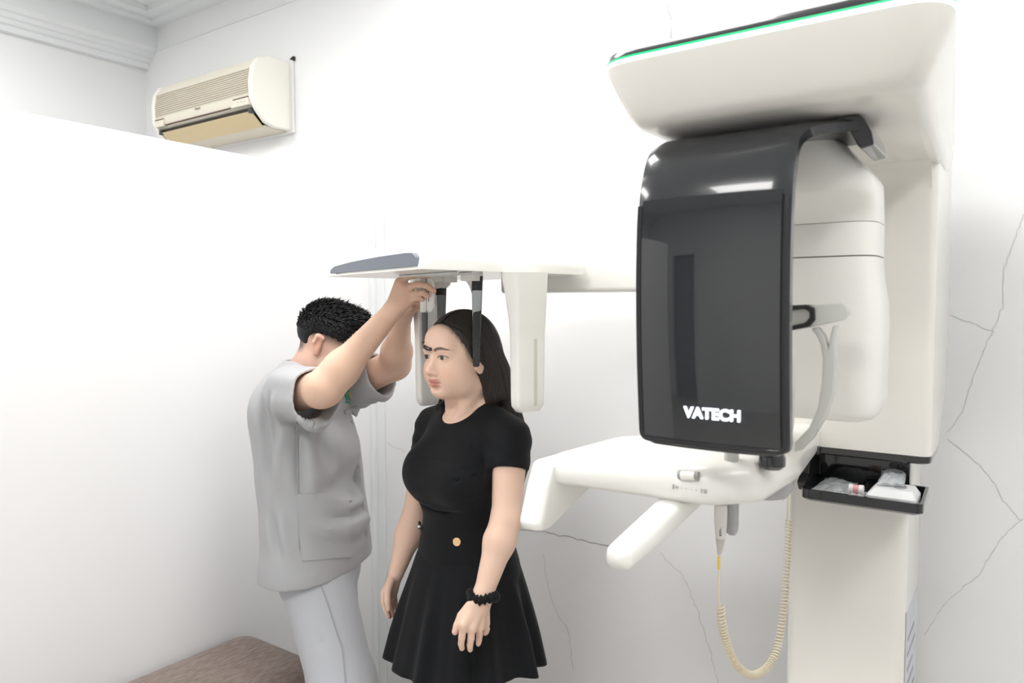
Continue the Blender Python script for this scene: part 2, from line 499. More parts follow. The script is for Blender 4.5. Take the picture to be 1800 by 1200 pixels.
# cream shell behind the panel
rows = []
for i in range(31):
    z = 1.392 + (1.80 - 1.392) * i / 30
    yb = panel_pt(0, z).y + .021
    hw = .1175 - (.014 * (1 - math.sqrt(max(0, 1 - min(1, max(0, (1.407 - z) / .015))**2))))
    rows.append([Vector((RC + p.x, p.y, z)) for p in roundpoly([(-hw, yb + .004), (hw, yb + .004), (hw - .006, yb + .022), (-hw + .006, yb + .022)], [.003, .003, .006, .006], 4)])
G().loft(rows).build('tube_cover', M_cream, mc, sharp=50)
G().loft([rrect(RC - q, RC + q, 1.090, 1.155, z, .02) for q, z in ((.070, 1.43), (.085, 1.45), (.088, 1.60), (.088, 1.78))]).build('tube_housing', M_cream, mc, sharp=60)
G().loft([[Vector((RC + .10*math.cos(2*PI*k/40), 1.28 + .08*math.sin(2*PI*k/40), z)) for k in range(40)] for z in (1.868, 1.890)]).build('rotor_axle', M_blacks, mc)
# glowing maker's name on the glass
fc = bpy.data.curves.new('logo_text', 'FONT'); fc.body = 'VATECH'; fc.size = .0225; fc.extrude = .0006; fc.align_x = 'CENTER'; fc.offset = .0007
fc.space_character = 1.02
fo = bpy.data.objects.new('logo_tmp', fc); COL.objects.link(fo)
bpy.context.view_layer.update()
me = bpy.data.meshes.new_from_object(fo.evaluated_get(bpy.context.evaluated_depsgraph_get()))
bpy.data.objects.remove(fo, do_unlink=True)
wdt = max(v.co.x for v in me.vertices) - min(v.co.x for v in me.vertices)
lc = WY(1248.5, 728, 1.056)
vs = [(lc.x + v.co.x * (.086 / wdt), panel_pt(0, 1.45).y - .0022 - v.co.z, lc.z + v.co.y - .0081) for v in me.vertices]
raw_obj('logo_text', vs, [tuple(p.vertices) for p in me.polygons], M_logo, hood, smooth=False)

# --- sensor block hanging on the far side of the rotor
def blk(z, xr, yf, r=.03, y1=1.45, xl=None):
    xl = -.766 - xr if xl is None else xl
    return rrect(xl, xr, yf, y1, z, r, 7)
g = G().loft([blk(1.408, -.225, 1.335, .03, 1.43), blk(1.413, -.212, 1.322, .035), blk(1.425, -.203, 1.316, .04), blk(1.447, -.198, 1.314, .045), blk(1.58, -.197, 1.314, .045), blk(1.61, -.199, 1.314, .045),
              blk(1.645, -.205, 1.314, .045), blk(1.680, -.208, 1.314, .045), blk(1.6835, -.208, 1.314, .045)])
sb = g.build('sensor_block', M_creamw, mc, sharp=60)
G().loft([blk(1.6835, -.2095, 1.3165, .044, 1.448), blk(1.6855, -.2095, 1.3165, .044, 1.448)]).build('seam', M_seam, sb)
G().loft([blk(1.6855, -.208, 1.313, .045), blk(1.7395, -.208, 1.311, .045)]).build('middle_cover', M_creamw, sb, sharp=60)
G().loft([blk(1.7395, -.2095, 1.3135, .044, 1.448), blk(1.7405, -.2095, 1.3135, .044, 1.448)]).build('seam', M_seam, sb)
G().loft([blk(1.7405, -.208, 1.311, .045), blk(1.760, -.208, 1.300, .05), blk(1.775, -.208, 1.272, .055), blk(1.79, -.208, 1.252, .06), blk(1.806, -.209, 1.246, .06), blk(1.826, -.222, 1.240, .06, 1.44), blk(1.852, -.243, 1.235, .05, 1.42), blk(1.868, -.255, 1.232, .05, 1.40)]).build('upper_cover', M_creamw, sb, sharp=60)

# --- patient support arm under the rotor
plan = [(-.745, 1.15), (-.41, 1.135), (-.345, 1.20), (-.335, 1.40), (-.37, 1.70), (-.50, 1.70), (-.52, 1.50), (-.60, 1.43), (-.735, 1.42)]
rd = [.03, .06, .06, .08, .02, .02, .08, .05, .03]
def shrink(pts, d):
    c = Vector((sum(p[0] for p in pts)/len(pts), sum(p[1] for p in pts)/len(pts)))
    out = []
    for p in pts:
        v = Vector(p) - c; out.append(tuple(c + v * (1 - d / v.length)))
    return out
def sup_z(x, dz):   # the plate rises slightly to the right
    return dz + (.008 + .02 * (dz - 1.272) / .054) * (x + .745) / .4
def sup_ring(d, dz): return [Vector((p.x, p.y, sup_z(p.x, dz))) for p in roundpoly(shrink(plan, d), rd, 6)]
sup = G().loft([sup_ring(.03, 1.272), sup_ring(.012, 1.274), sup_ring(.003, 1.281), sup_ring(0, 1.292), sup_ring(.003, 1.305), sup_ring(.012, 1.318), sup_ring(.03, 1.324), sup_ring(.06, 1.326)]).build('support_arm', M_creamw, mc, sharp=70)
# left grip: fin that drops forward from the end of the plate
side = [(1.16, 1.315), (1.145, 1.312), (1.125, 1.275), (1.098, 1.208), (1.105, 1.196), (1.125, 1.195), (1.40, 1.272), (1.415, 1.29), (1.41, 1.31)]
rr_ = [Vector((p[0], p[1])) for p in roundpoly(side, [.02, .02, .02, .012, .008, .02, .02, .02, .01], 5)]
cy_, cz_ = 1.24, 1.27
def fin(x, d): return [Vector((x, cy_ + (p.x - cy_) * (1 - d), cz_ + (p.y - cz_) * (1 - d))) for p in rr_]
G().loft([fin(-.757, .06), fin(-.753, .02), fin(-.745, 0), fin(-.722, 0), fin(-.712, .02), fin(-.708, .06)]).build('grip', M_creamw, sup, sharp=60)
# forward handle
hp = catmull([(-.478, 1.27, 1.288), (-.482, 1.20, 1.270), (-.487, 1.10, 1.249), (-.491, 1.02, 1.234), (-.493, .975, 1.226)], 6)
rings = []
for i, p in enumerate(hp):
    q = i / (len(hp) - 1); w = .031 - .010 * q; h = .021 - .003 * q
    e = 1.0 if q < .93 else math.sqrt(max(.02, 1 - ((q - .93) / .07) ** 2))
    rings.append([p + Vector((w * e * math.copysign(abs(math.cos(a))**.7, math.cos(a)), 0, h * e * math.copysign(abs(math.sin(a))**.7, math.sin(a)))) for a in [2*PI*k/20 for k in range(20)]])
G().loft(rings).build('handle', M_creamw, sup, sharp=70)
# slider switch and printed icons on the front edge
sl = WY(1209, 836, 1.1345)
fy = 1.1385
G().tube([(sl.x - .017, fy, sl.z - .001), (sl.x + .017, fy, sl.z + .001)], .0075, 12).build('slider_recess', mat('recess_grey', (.35, .35, .34), .5), sup)
G().tube([(sl.x - .011, fy - .003, sl.z - .001), (sl.x + .012, fy - .003, sl.z + .001)], .0072, 12).build('slider_switch', M_creamw, sup)
g = G()
for k, (dx, w, h) in enumerate(((-.027, .002, .008), (-.022, .0045, .003), (-.012, .001, .001), (-.004, .001, .001), (.005, .001, .001), (.013, .002, .002), (.021, .0025, .006), (.026, .0045, .006))):
    g.box((sl.x + dx, 1.136, sl.z - .022 - h/2), (sl.x + dx + w, 1.142, sl.z - .022 + h/2))
g.build('icons', mat('icon_grey', (.45, .44, .42), .5), sup, smooth=False)
# black elbow, grey pivot knob and yellow seal beneath the panel's lower right corner
p = WY(1357, 814, 1.22)
G().loft([[Vector((p.x + .021*math.cos(2*PI*k/24)*q, p.y + .021*math.sin(2*PI*k/24)*q, p.z + dz)) for k in range(24)] for q, dz in ((.7, -.009), (1, -.003), (1, .010), (.8, .022))]).build('pivot_cap', M_black, sup)
p = WY(1346, 852, 1.40)
G().loft([[Vector((p.x + .05*math.cos(2*PI*k/24)*q, p.y + .04*math.sin(2*PI*k/24)*q, p.z + dz)) for k in range(24)] for q, dz in ((.35, -.026), (.75, -.02), (1, -.002), (1, .03))]).build('pivot_knob', M_grey, sup)
# handset holder
p = WY(1286, 884, 1.30)
G().loft([rrect(p.x - .013, p.x + .010, 1.285, 1.315, p.z + .03, .006), rrect(p.x - .013, p.x + .010, 1.285, 1.315, p.z - .040, .006), rrect(p.x - .010, p.x + .010, 1.288, 1.312, p.z - .050, .006), rrect(p.x - .002, p.x + .008, 1.292, 1.308, p.z - .056, .004)]).build('handset_holder', M_grey, sup)

# --- temple support between tube and sensor
ty = 1.20
def T2(px): return [(WY(x, y, ty).x, WY(x, y, ty).z) for x, y in px]
def ext(poly, name, m, par, y0=1.185, th=.03, bv=.003):
    return G().prism([(x, y0, z) for x, z in poly], (0, th, 0)).build(name, m, par, bevel=bv)
ts = ext([tuple(p) for p in roundpoly(T2([(1385, 540), (1488, 532), (1494, 548), (1484, 562), (1438, 572), (1385, 580)]), [.002, .012, .01, .01, .004, .002], 5)], 'temple_support', M_lgrey, mc)
ext(T2([(1385,537),(1425,535),(1437,541),(1438,562),(1428,574),(1385,582),(1385,574),(1420,567),(1428,558),(1428,548),(1420,543),(1385,546)]), 'black_clip', M_blacks, ts, 1.180, .04, .002)
ext(T2([(1428,577),(1440,574),(1452,590),(1458,610),(1466,572),(1474,571),(1470,600),(1472,640),(1468,690),(1455,730),(1430,770),(1410,790),(1398,793),(1400,775),(1425,750),(1440,715),(1447,670),(1449,630),(1445,605),(1438,590)]), 'temple_band', M_lgrey, ts, 1.188, .022, .004)
ext(T2([(1398,585),(1404,585),(1411,640),(1414,690),(1411,740),(1403,780),(1396,785)]), 'temple_band', M_lgrey, ts, 1.13, .02, .004)
# chin rest post tying the temple support to the arm
G().tube([(-.395, 1.20, 1.30), (-.40, 1.20, 1.40), (-.395, 1.20, 1.50), (-.38, 1.20, 1.565)], .012).build('chin_post', M_lgrey, ts)

# --- black accessory tray under the carriage
tr = G()
rim = roundpoly([(-.385, 1.60), (-.158, 1.60), (-.165, 1.77), (-.385, 1.77)], [.02, .015, .01, .01], 5)
inn = roundpoly([(-.379, 1.606), (-.164, 1.606), (-.171, 1.764), (-.379, 1.764)], [.016, .011, .006, .006], 5)
rimz = lambda p, z: Vector((p.x, p.y, z))
low = roundpoly([(-.380, 1.606), (-.166, 1.606), (-.172, 1.77), (-.380, 1.77)], [.02, .015, .01, .01], 5)
tr.loft([[rimz(p, 1.198) for p in low], [rimz(p, 1.203) for p in rim], [rimz(p, 1.222) for p in rim], [rimz(p, 1.222) for p in inn], [rimz(p, 1.205) for p in inn]])
tray = tr.build('tray', M_black, mc, sharp=40)
G().box((-.379, 1.755, 1.20), (-.20, 1.785, 1.29)).build('tray_back', M_black, tray, bevel=.002)
G().prism([(-.385, 1.785, 1.205), (-.385, 1.66, 1.205), (-.385, 1.645, 1.225), (-.385, 1.675, 1.24), (-.385, 1.69, 1.285), (-.385, 1.785, 1.285)], (-.018, 0, 0)).build('tray_side', M_blacks, tray, bevel=.003)

# --- cephalometric arm and head over the patient
G().loft([[Vector((x, p.x, p.y)) for p in roundpoly([(1.69, 1.640), (1.80, 1.640), (1.80, 1.738), (1.69, 1.738)], .012, 4)] for x in (-.50, -1.22)]).build('side_arm', M_creamw, mc)
AX = Vector((.952, -.305)).normalized(); AY = Vector((.305, .952)).normalized()
A_ = Vector((-1.556, 1.354)); LEN, DEP = .500, .485
B_ = A_ + AX * LEN
def cp(s, d, z):   # s along the front edge from A, d to the rear, z up
    q = A_ + AX * s + AY * d
    return Vector((q.x, q.y, z))
ZP = 1.686
# housing: stations along s, each a cross-section in (d, z); the near end is taller at the front and thins to the rear
rings = []
for k in range(33):
    q = k / 32
    s = LEN * (0.5 - 0.5 * math.cos(PI * q)) if False else LEN * q
    e0 = math.sqrt(max(0, 1 - max(0, (.12 - s) / .12) ** 2)) if s < .12 else 1.0     # domed far end
    e1 = math.sqrt(max(0, 1 - max(0, (s - (LEN - .02)) / .0205) ** 2))               # tighter near end
    e = max(.04, e0) * max(.25, e1) if s > LEN - .02 else max(.18, e0)
    hf = .012 + .048 * e; hb = .010 + .030 * e
    inset = .03 * (1 - max(.18, e0)) if s < .12 else .012 * (1 - max(.25, e1))
    sec = roundpoly([(inset, ZP), (DEP - inset, ZP), (DEP - inset, ZP + hb), (.20, ZP + hf * .82), (.02 + inset, ZP + hf)], [.003, .003, .012, .05, .018], 5)
    rings.append([cp(s, p.x, p.y) for p in sec])
ch = G().loft(rings).build('ceph_head', M_creamw, mc, sharp=50)
# slate inset on the front face
ins = [(.022, ZP + .004), (.026, ZP + .014), (.05, ZP + .022), (.15, ZP + .029), (.30, ZP + .034), (.43, ZP + .0355), (.462, ZP + .034), (.478, ZP + .024), (.482, ZP + .004)]
insr = roundpoly(ins, [.003, .006, .01, .03, .03, .02, .012, .01, .003], 4)
G().prism([cp(p.x, -.0025, p.y) for p in insr], (AY.x * .02, AY.y * .02, 0)).build('slate_inset', M_inset, ch, bevel=.001)
# thin lip and rails below
G().loft([[cp(s, d, z) for s, d in ((-.004, -.004), (LEN + .003, -.004), (LEN + .003, DEP), (-.004, DEP))] for z in (ZP - .0035, ZP)]).build('lip', M_creamw, ch, smooth=False)
for d in (.10, .14):
    G().tube([cp(.22, d, ZP - .007), cp(LEN - .01, d, ZP - .007)], .0035, 8).build('rail', mat('rail_grey', (.55, .55, .54), .3, .3), ch)
# vertical panels: sensor (far) and slit plate (near)
def panel(s0, d0, zb, name, flip):
    rings = []
    for k in range(25):
        q = k / 24; z = ZP - .004 + (zb - (ZP - .004)) * q
        w = .090 - .010 * q                                          # in depth direction
        t = .05 - .016 * min(1, q / .45) ** 1.3                      # thickness
        fwd = .022 * (1 - min(1, q / .5)) ** 2                       # flares to the front at the top
        if q > .93:
            e = 1 - .25 * (1 - math.sqrt(max(0, 1 - ((q - .93) / .07) ** 2)))
        else: e = 1
        cs, cd = s0, d0
        sec = roundpoly([(-t/2*e, -w/2*e - fwd), (t/2*e, -w/2*e - fwd*.3), (t/2*e, w/2*e), (-t/2*e, w/2*e)], .008, 4)
        rings.append([cp(cs + flip * p.x, cd + p.y, z) for p in sec])
    return G().loft(rings).build(name, M_creamw, ch, sharp=60)
S0 = .25; D0 = .226     # middle of the head in (s, d)
near = None
pn = panel(S0 + .266, D0 + .054, 1.352, 'slit_panel', 1)
G().loft([[cp(S0 + .266 + .0172 + dx, D0 + .064 + dy, z) for dx, dy in ((-.004, -.004), (.0012, -.004), (.0012, .004), (-.004, .004))] for z in (1.366, 1.525)]).build('slit', mat('slit_sage', (.62, .64, .55), .5), ch, smooth=False)
pf = panel(S0 - .195, D0 + .06, 1.318, 'sensor_panel', -1)

# --- ear rods and nose rod
def rod(name, p0, p1, w0, w1, m, thick=.6, n=18):
    p0 = Vector(p0); p1 = Vector(p1); rings = []
    for k in range(n + 1):
        q = k / n; p = p0.lerp(p1, q); w = w0 + (w1 - w0) * q
        rings.append([p + Vector((math.cos(a) * w * _r.x * .5 , math.cos(a) * w * _r.y * .5, 0)) + Vector((-_r.y, _r.x, 0)) * math.sin(a) * w * thick * .5 for a in [2*PI*j/16 for j in range(16)]])
    return G().loft(rings).build(name, m, ch, sharp=60)
tE = 1.858
n0 = W(839, 486, tE); n1 = W(837, 643, tE)
rod('ear_rod', n0, n1, .0285, .0165, M_smoke)
rod('ear_rod_core', n0 + Vector((0, 0, .001)), n0.lerp(n1, .155), .0265, .0255, M_blacks)
rod('ear_tip', n0.lerp(n1, .955), n0.lerp(n1, 1.01), .018, .012, M_black)
mtop = W(829, 470, tE)
G().loft([rrect(mtop.x - .022, mtop.x + .022, mtop.y - .02, mtop.y + .02, z, .006, 4) for z in (ZP - .02, ZP)]).build('rod_mount', M_creamw, ch)
bl = [W(x, y, tE) for x, y in ((817, 483), (849, 483), (849, 489), (830, 500), (829, 516), (824, 502), (817, 492))]
G().prism(bl, (_f.x * .02, _f.y * .02, 0)).build('rod_bracket', M_creamw, ch, bevel=.002)
tF = 2.03
f0 = W(775, 505, tF); f1 = W(775, 640, tF)
rod('ear_rod', f0, f1, .031, .018, M_smoke)
rod('ear_rod_core', f0, f0.lerp(f1, .10), .029, .027, M_blacks)
mt = W(766, 480, tF)
G().loft([rrect(mt.x - .055, mt.x + .055, mt.y - .03, mt.y + .03, z, .008, 4) for z in (ZP - .018, ZP)]).build('rod_mount', M_creamw, ch)
fb = [W(x, y, tF - .01) for x, y in ((752, 487), (793, 486), (791, 500), (785, 506), (757, 508), (752, 500))]
G().prism(fb, (_f.x * .03, _f.y * .03, 0)).build('rod_bracket', M_creamw, ch, bevel=.003)
# nose rod: rounded white holder, smoked rod, hooked tip on the forehead
tN = 1.895
h0 = [W(x, y, tN) for x, y in ((738, 484), (750, 483), (750, 545), (747, 551), (742, 552), (738, 546))]
G().prism(h0, (_f.x * .014, _f.y * .014, 0)).build('nose_rod_holder', M_creamw, ch, bevel=.003)
h1 = [W(x, y, tN - .006) for x, y in ((750, 490), (754, 487), (760, 490), (762, 500), (762, 540), (757, 549), (750, 546))]
G().prism(h1, (_f.x * .03, _f.y * .03, 0)).build('nose_rod_slide', M_creamw, ch, bevel=.003)
sl_ = [W(x, y, tN - .0065) for x, y in ((752.5, 505), (754, 505), (754, 530), (752.5, 530))]
G().prism(sl_, (_f.x * .004, _f.y * .004, 0)).build('slide_slot', M_seam, ch, smooth=False)
rod('nose_rod', W(746.5, 549, tN), W(747, 606, tN), .0165, .0125, mat('smoked_dark', (.055, .057, .06), .12, coat=.5))
G().tube([W(746.5, 600, tN), W(747, 607, tN), W(749.5, 611.5, tN-.016), W(754, 613, tN-.030), W(758, 614, tN-.034)], lambda q: .0075 - .0035*q, 10).build('nose_rest', M_black, ch)
# ================================================================== exposure handset with coiled cord
M_cord = mat('cord_beige', (.74, .66, .50), .55)
M_hand = mat('handset_white', (.80, .79, .75), .35)
M_yel = mat('strain_yellow', (.80, .52, .05), .5)
hl = WY(1268, 890, 1.275)
hs = thing('exposure_handset', (hl.x, 1.275, hl.z - .12), 'white handset on grey holder with beige coiled cord looping to the column', 'handset')
def HY(x, y): return WY(x, y, 1.275)
def lathe_px(rows, name, m, par):
    rings = []
    for x, y, hw in rows:
        p = HY(x, y); r = hw * (p - Vector((0, 0, CAM_Z))).dot(_f) / FPX
        rings.append([p + Vector((r * math.cos(2*PI*k/16), r * math.sin(2*PI*k/16), 0)) for k in range(16)])
    return G().loft(rings).build(name, m, par, sharp=60)
lathe_px([(1267, 887, 11), (1267, 902, 11.5), (1267, 925, 10.5), (1266.5, 945, 8.5)], 'handle', M_hand, hs)
lathe_px([(1266.5, 945, 8.6), (1265.5, 965, 5), (1264.5, 972, 3.6), (1264, 975, 2)], 'nose', mat('handset_grey', (.55, .53, .50), .4), hs)
g = G()
for k in range(5):
    p = HY(1269, 921 + 4.2*k); g.box((p.x - .0014, 1.2655 - .0005, p.z - .0011), (p.x + .0020, 1.268, p.z + .0011))
g.build('lettering', mat('handset_print', (.08, .08, .09), .5), hs, smooth=False)
lathe_px([(1263.5, 977, 2.2), (1263.5, 1000, 2.2)], 'strain_relief', M_yel, hs)
cy1 = 1.50
def HC(x, y):   # the cord drifts back towards the column
    q = max(0, min(1, (x - 1262) / 126)); return WY(x, y, 1.275 + (1.60 - 1.275) * q)
G().tube(catmull([HC(1263.5, 998), HC(1263.5, 1020), HC(1263, 1045), HC(1265, 1066)], 6), .0017, 6).build('cord', M_cord, hs)
G().tube(catmull([HC(1386, 838), HC(1387, 860), HC(1385, 890), HC(1384, 918)], 6), .0019, 6).build('cord', M_cord, hs)
G().tube([HC(1387.5, 838), HC(1387.5, 852)], .0032, 8).build('strain_relief', M_yel, hs)
path = catmull([HC(1266, 1064), HC(1270, 1100), HC(1281, 1140), HC(1298, 1172), HC(1322, 1186), HC(1347, 1174), HC(1366, 1140), HC(1376, 1080), HC(1381, 1020), HC(1385, 960), HC(1386.5, 915)], 24)
# even spacing along the path, then a helix round it
P = np.array([tuple(p) for p in path]); seg = np.r_[0, np.cumsum(np.linalg.norm(np.diff(P, axis=0), axis=1))]
turns = 92; NP = turns * 11
ss = np.linspace(0, seg[-1], NP); C = np.stack([np.interp(ss, seg, P[:, k]) for k in range(3)], 1)
T = np.gradient(C, axis=0); T /= np.linalg.norm(T, axis=1)[:, None]
ref = np.array([_f.x, _f.y, 0]); a = np.cross(T, ref); a /= np.linalg.norm(a, axis=1)[:, None]; b = np.cross(T, a)
ph = np.linspace(0, 2 * PI * turns, NP)
R = .0066
H = C + R * (np.cos(ph)[:, None] * a + np.sin(ph)[:, None] * b)
G().tube([Vector(p) for p in H], .0016, 5).build('coil', M_cord, hs, sharp=None)

# ================================================================== things in the tray
M_bag = mat('clear_bag', (.80, .83, .86), .18, alpha=.55, spec=.8)
def bag(px, name_label, seed, lift=.012, zb=1.2065):
    rnd = np.random.default_rng(seed)
    c0 = [Vector((x, y, zb + .0015)) for x, y in px]
    rows = []; N = 9
    for i in range(N):
        r = []
        for j in range(N):
            u, v = i/(N-1), j/(N-1)
            p = c0[0]*(1-u)*(1-v) + c0[1]*u*(1-v) + c0[2]*u*v + c0[3]*(1-u)*v
            z = p.z + lift * (4*u*(1-u)*4*v*(1-v)) ** .5 + rnd.uniform(0, .006) + lift * 1.3 * max(0, v - .6)
            r.append(Vector((p.x, p.y, z)))
        rows.append(r)
    low = [[Vector((p.x, p.y, zb + .3 * (p.z - zb))) for p in r] for r in rows]
    g = G(); g.grid(rows); g.grid([r[::-1] for r in low])
    o = g.build('plastic_bag', M_bag, smooth=False, fixn=False)
    return tag(o, name_label, 'bag', 'clear bags in the black tray')
bag([(-.375, 1.62), (-.30, 1.615), (-.295, 1.73), (-.365, 1.745)], 'clear plastic bag at the left end of the black tray', 1, .016)
bag([(-.318, 1.615), (-.262, 1.612), (-.262, 1.66), (-.31, 1.68)], 'crumpled clear plastic bag in the middle of the black tray', 2, .010)
bag([(-.245, 1.64), (-.198, 1.65), (-.205, 1.74), (-.25, 1.73)], 'clear plastic bag lying over the white case in the tray', 3, .014, 1.2405)
t = tag(G().loft([[Vector((-.296 + dx, 1.64 + r * math.cos(2*PI*k/14), 1.226 + r * math.sin(2*PI*k/14))) for k in range(14)] for dx, r in ((0, .007), (.004, .0095), (.022, .0095), (.024, .007))]).build('tape_roll', mat('pink_tape', (.80, .35, .38), .5)), 'small pink and white roll standing in the black tray', 'roll')
for dx in (-.001, .018):
    G().loft([[Vector((-.296 + dx + e, 1.64 + .0102 * math.cos(2*PI*k/14), 1.226 + .0102 * math.sin(2*PI*k/14))) for k in range(14)] for e in (0, .008)]).build('white_band', mat('tape_white', (.85, .83, .82), .5), t)
cs = tag(G().loft([rrect(-.262, -.172, 1.612, 1.70, 1.2065, .012), rrect(-.262, -.172, 1.612, 1.70, 1.224, .012), rrect(-.250, -.180, 1.625, 1.69, 1.238, .012)]).build('white_case', mat('case_white', (.86, .87, .88), .3)), 'white plastic case at the right end of the black tray', 'case')
G().loft([[Vector((-.205 + .012*math.cos(2*PI*k/16), 1.655 + .016*math.sin(2*PI*k/16), z)) for k in range(16)] for z in (1.236, 1.2395)]).build('oval_pad', M_grey, cs)

# ================================================================== air conditioner
M_ac = mat('ac_beige', (.74, .70, .60), .45)
M_acs = mat('ac_side_cream', (.86, .84, .77), .4)
M_acl = mat('ac_louvre_tan', (.56, .51, .42), .55)
M_acy = mat('ac_yellowed', (.66, .54, .32), .5)
M_acd = mat('ac_dark', (.03, .025, .02), .6)
X0, X1 = -3.47, -2.69
ac = thing('air_conditioner', ((X0+X1)/2, WALL_Y, 2.36), 'yellowed beige wall air conditioner above the partition', 'air conditioner')
ZT, ZB = 2.672, 2.377
def acp(d, z): return (WALL_Y - d, z)
front_prof = [acp(.0, ZT), acp(.12, ZT), acp(.165, ZT-.018), acp(.190, ZT-.06), acp(.200, ZT-.12), acp(.198, ZT-.185), acp(.185, ZT-.215), acp(.17, ZT-.225), acp(.09, ZT-.232), acp(0, ZT-.232)]
G().prism([(X0 + .03, y, z) for y, z in front_prof], (X1 - X0 - .06, 0, 0)).build('front_panel', M_ac, ac, bevel=.004)
# fine horizontal louvres in the band of the front grille, each one a slat
slat = None
for k in range(11):
    z = ZT - .068 - .0095 * k
    q = (ZT - z) ; d = .1915 + .0085 * min(1, max(0, (q - .06) / .06)) - .001 * max(0, (q - .12) / .06)
    if slat is None:
        slat = G().box((X0 + .032, -.004, -.0022), (X1 - .032, .004, .0022))
        slat = slat.build('louvre_slat', M_acl, None, smooth=False)
        o = slat
    else:
        o = slat.copy(); COL.objects.link(o)
    o.parent = ac; o.location = Vector((0, WALL_Y - d, z)) - Vector(ac.location)
for v in slat.data.vertices: pass
G().prism([(X0 + .031, WALL_Y - d, z) for d, z in ((.186, ZT-.063), (.1925, ZT-.063), (.2008, ZT-.12), (.1995, ZT-.172), (.19, ZT-.172))], (X1 - X0 - .062, 0, 0)).build('grille_band', mat('ac_band', (.64, .60, .50), .55), ac, smooth=False)
# end caps
for (a, b) in ((X0, X0 + .03), (X1 - .03, X1)):
    cap = [acp(0, ZT), acp(.12, ZT+.002), acp(.17, ZT-.018), acp(.196, ZT-.06), acp(.206, ZT-.12), acp(.203, ZT-.19), acp(.18, ZT-.235), acp(.135, ZB+.012), acp(.09, ZB), acp(0, ZB)]
    G().prism([(a, y, z) for y, z in cap], (b - a, 0, 0)).build('end_cap', M_acs, ac, bevel=.008)
# outlet: dark recess, hinged flap, chin
G().prism([(X0 + .031, y, z) for y, z in (acp(.02, ZT-.230), acp(.176, ZT-.226), acp(.168, ZT-.243), acp(.02, ZB+.02))], (X1 - X0 - .062, 0, 0)).build('outlet', M_acd, ac, smooth=False)
G().prism([(X0 + .045, y, z) for y, z in (acp(.182, ZT-.240), acp(.176, ZT-.238), acp(.118, ZB+.004), acp(.123, ZB))], (X1 - X0 - .088, 0, 0)).build('flap', M_acy, ac, bevel=.002)
G().prism([(X0 + .03, y, z) for y, z in (acp(.125, ZB+.006), acp(.105, ZB-.002), acp(0, ZB-.004), acp(0, ZB+.012))], (X1 - X0 - .06, 0, 0)).build('underside', mat('ac_under', (.74, .68, .56), .5), ac, bevel=.002)
for a in (X0 + .034, X1 - .052):
    G().box((a, WALL_Y - .187, ZT - .248), (a + .018, WALL_Y - .165, ZT - .228)).build('hinge_block', mat('hinge_slate', (.05, .055, .07), .5), ac, bevel=.001)
# lower lip with raised button field and brand plate
lipz = ZT - .195
for a, b in ((X0 + .031, X0 + .10), (X1 - .135, X1 - .031)):
    G().prism([(a, WALL_Y - .203, lipz + .008), (b, WALL_Y - .203, lipz + .008), (b, WALL_Y - .201, lipz - .022), (a + (.0 if a < -3 else -.02), WALL_Y - .201, lipz - .022)], (0, .02, 0)).build('button_field', M_ac, ac, bevel=.002)
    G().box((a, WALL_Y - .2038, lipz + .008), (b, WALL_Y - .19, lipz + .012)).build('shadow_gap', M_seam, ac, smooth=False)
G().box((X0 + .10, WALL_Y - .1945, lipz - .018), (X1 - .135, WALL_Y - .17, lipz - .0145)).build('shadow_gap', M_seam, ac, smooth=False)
for k in range(3):
    G().box((X1 - .10 + .022*k, WALL_Y - .2045, lipz - .006 - .004*(k == 2)), (X1 - .097 + .022*k, WALL_Y - .2, lipz - .003 - .004*(k == 2))).build('button', M_grey, ac, smooth=False)
fc = bpy.data.curves.new('brand_text', 'FONT'); fc.body = 'Reetech'; fc.size = .016; fc.extrude = .0005; fc.align_x = 'CENTER'
fo = bpy.data.objects.new('tmp', fc); COL.objects.link(fo); bpy.context.view_layer.update()
me = bpy.data.meshes.new_from_object(fo.evaluated_get(bpy.context.evaluated_depsgraph_get())); bpy.data.objects.remove(fo, do_unlink=True)
raw_obj('brand_text', [((X0+X1)/2 - .01 + v.co.x*.8, WALL_Y - .2015 - v.co.z, ZT - .184 + v.co.y) for v in me.vertices], [tuple(p.vertices) for p in me.polygons], mat('brand_grey', (.25, .24, .22), .5), ac, smooth=False)
# wall plate and the dark gap at its top corner
G().box((X0 + .02, WALL_Y - .012, ZB - .012), (X1 + .022, WALL_Y - .0005, ZT + .012)).build('wall_plate', mat('plate_white', (.80, .80, .79), .6), ac, bevel=.003)
G().prism([(X1 + .004, WALL_Y - .014, ZT + .012), (X1 + .030, WALL_Y - .014, ZT + .022), (X1 + .027, WALL_Y - .014, ZT + .004)], (0, .013, 0)).build('wall_hole', M_acd, ac, smooth=False)

# ================================================================== upholstered bench
M_bench = mat('bench_brown', (.25, .19, .165), .9, noise=(140, .28, 3, (1, .25, .25)), bump=(300, .3, 2, (1, 1, 1)), sheen=.2)
bn = thing('bench', (-1.98, .6, 0), 'brown woven fabric bench top beside the white partition', 'bench')
g = G(); bx0, bx1, by0, by1 = -2.17, -1.80, -.5, 1.515
g.loft([rrect(bx0+.01, bx1-.01, by0+.01, by1-.01, .36, .05), rrect(bx0, bx1, by0, by1, .38, .055), rrect(bx0, bx1, by0, by1, .47, .055), rrect(bx0+.006, bx1-.006, by0+.006, by1-.006, .487, .055), rrect(bx0+.02, bx1-.02, by0+.02, by1-.02, .496, .05), rrect(bx0+.05, bx1-.05, by0+.05, by1-.05, .499, .04)])
g.build('cushion', M_bench, bn, sharp=70)
for x in (bx0 + .05, bx1 - .05):
    for y in (by0 + .1, by1 - .1):
        G().tube([(x, y, 0), (x, y, .37)], .018, 12).build('leg', M_blacks, bn)
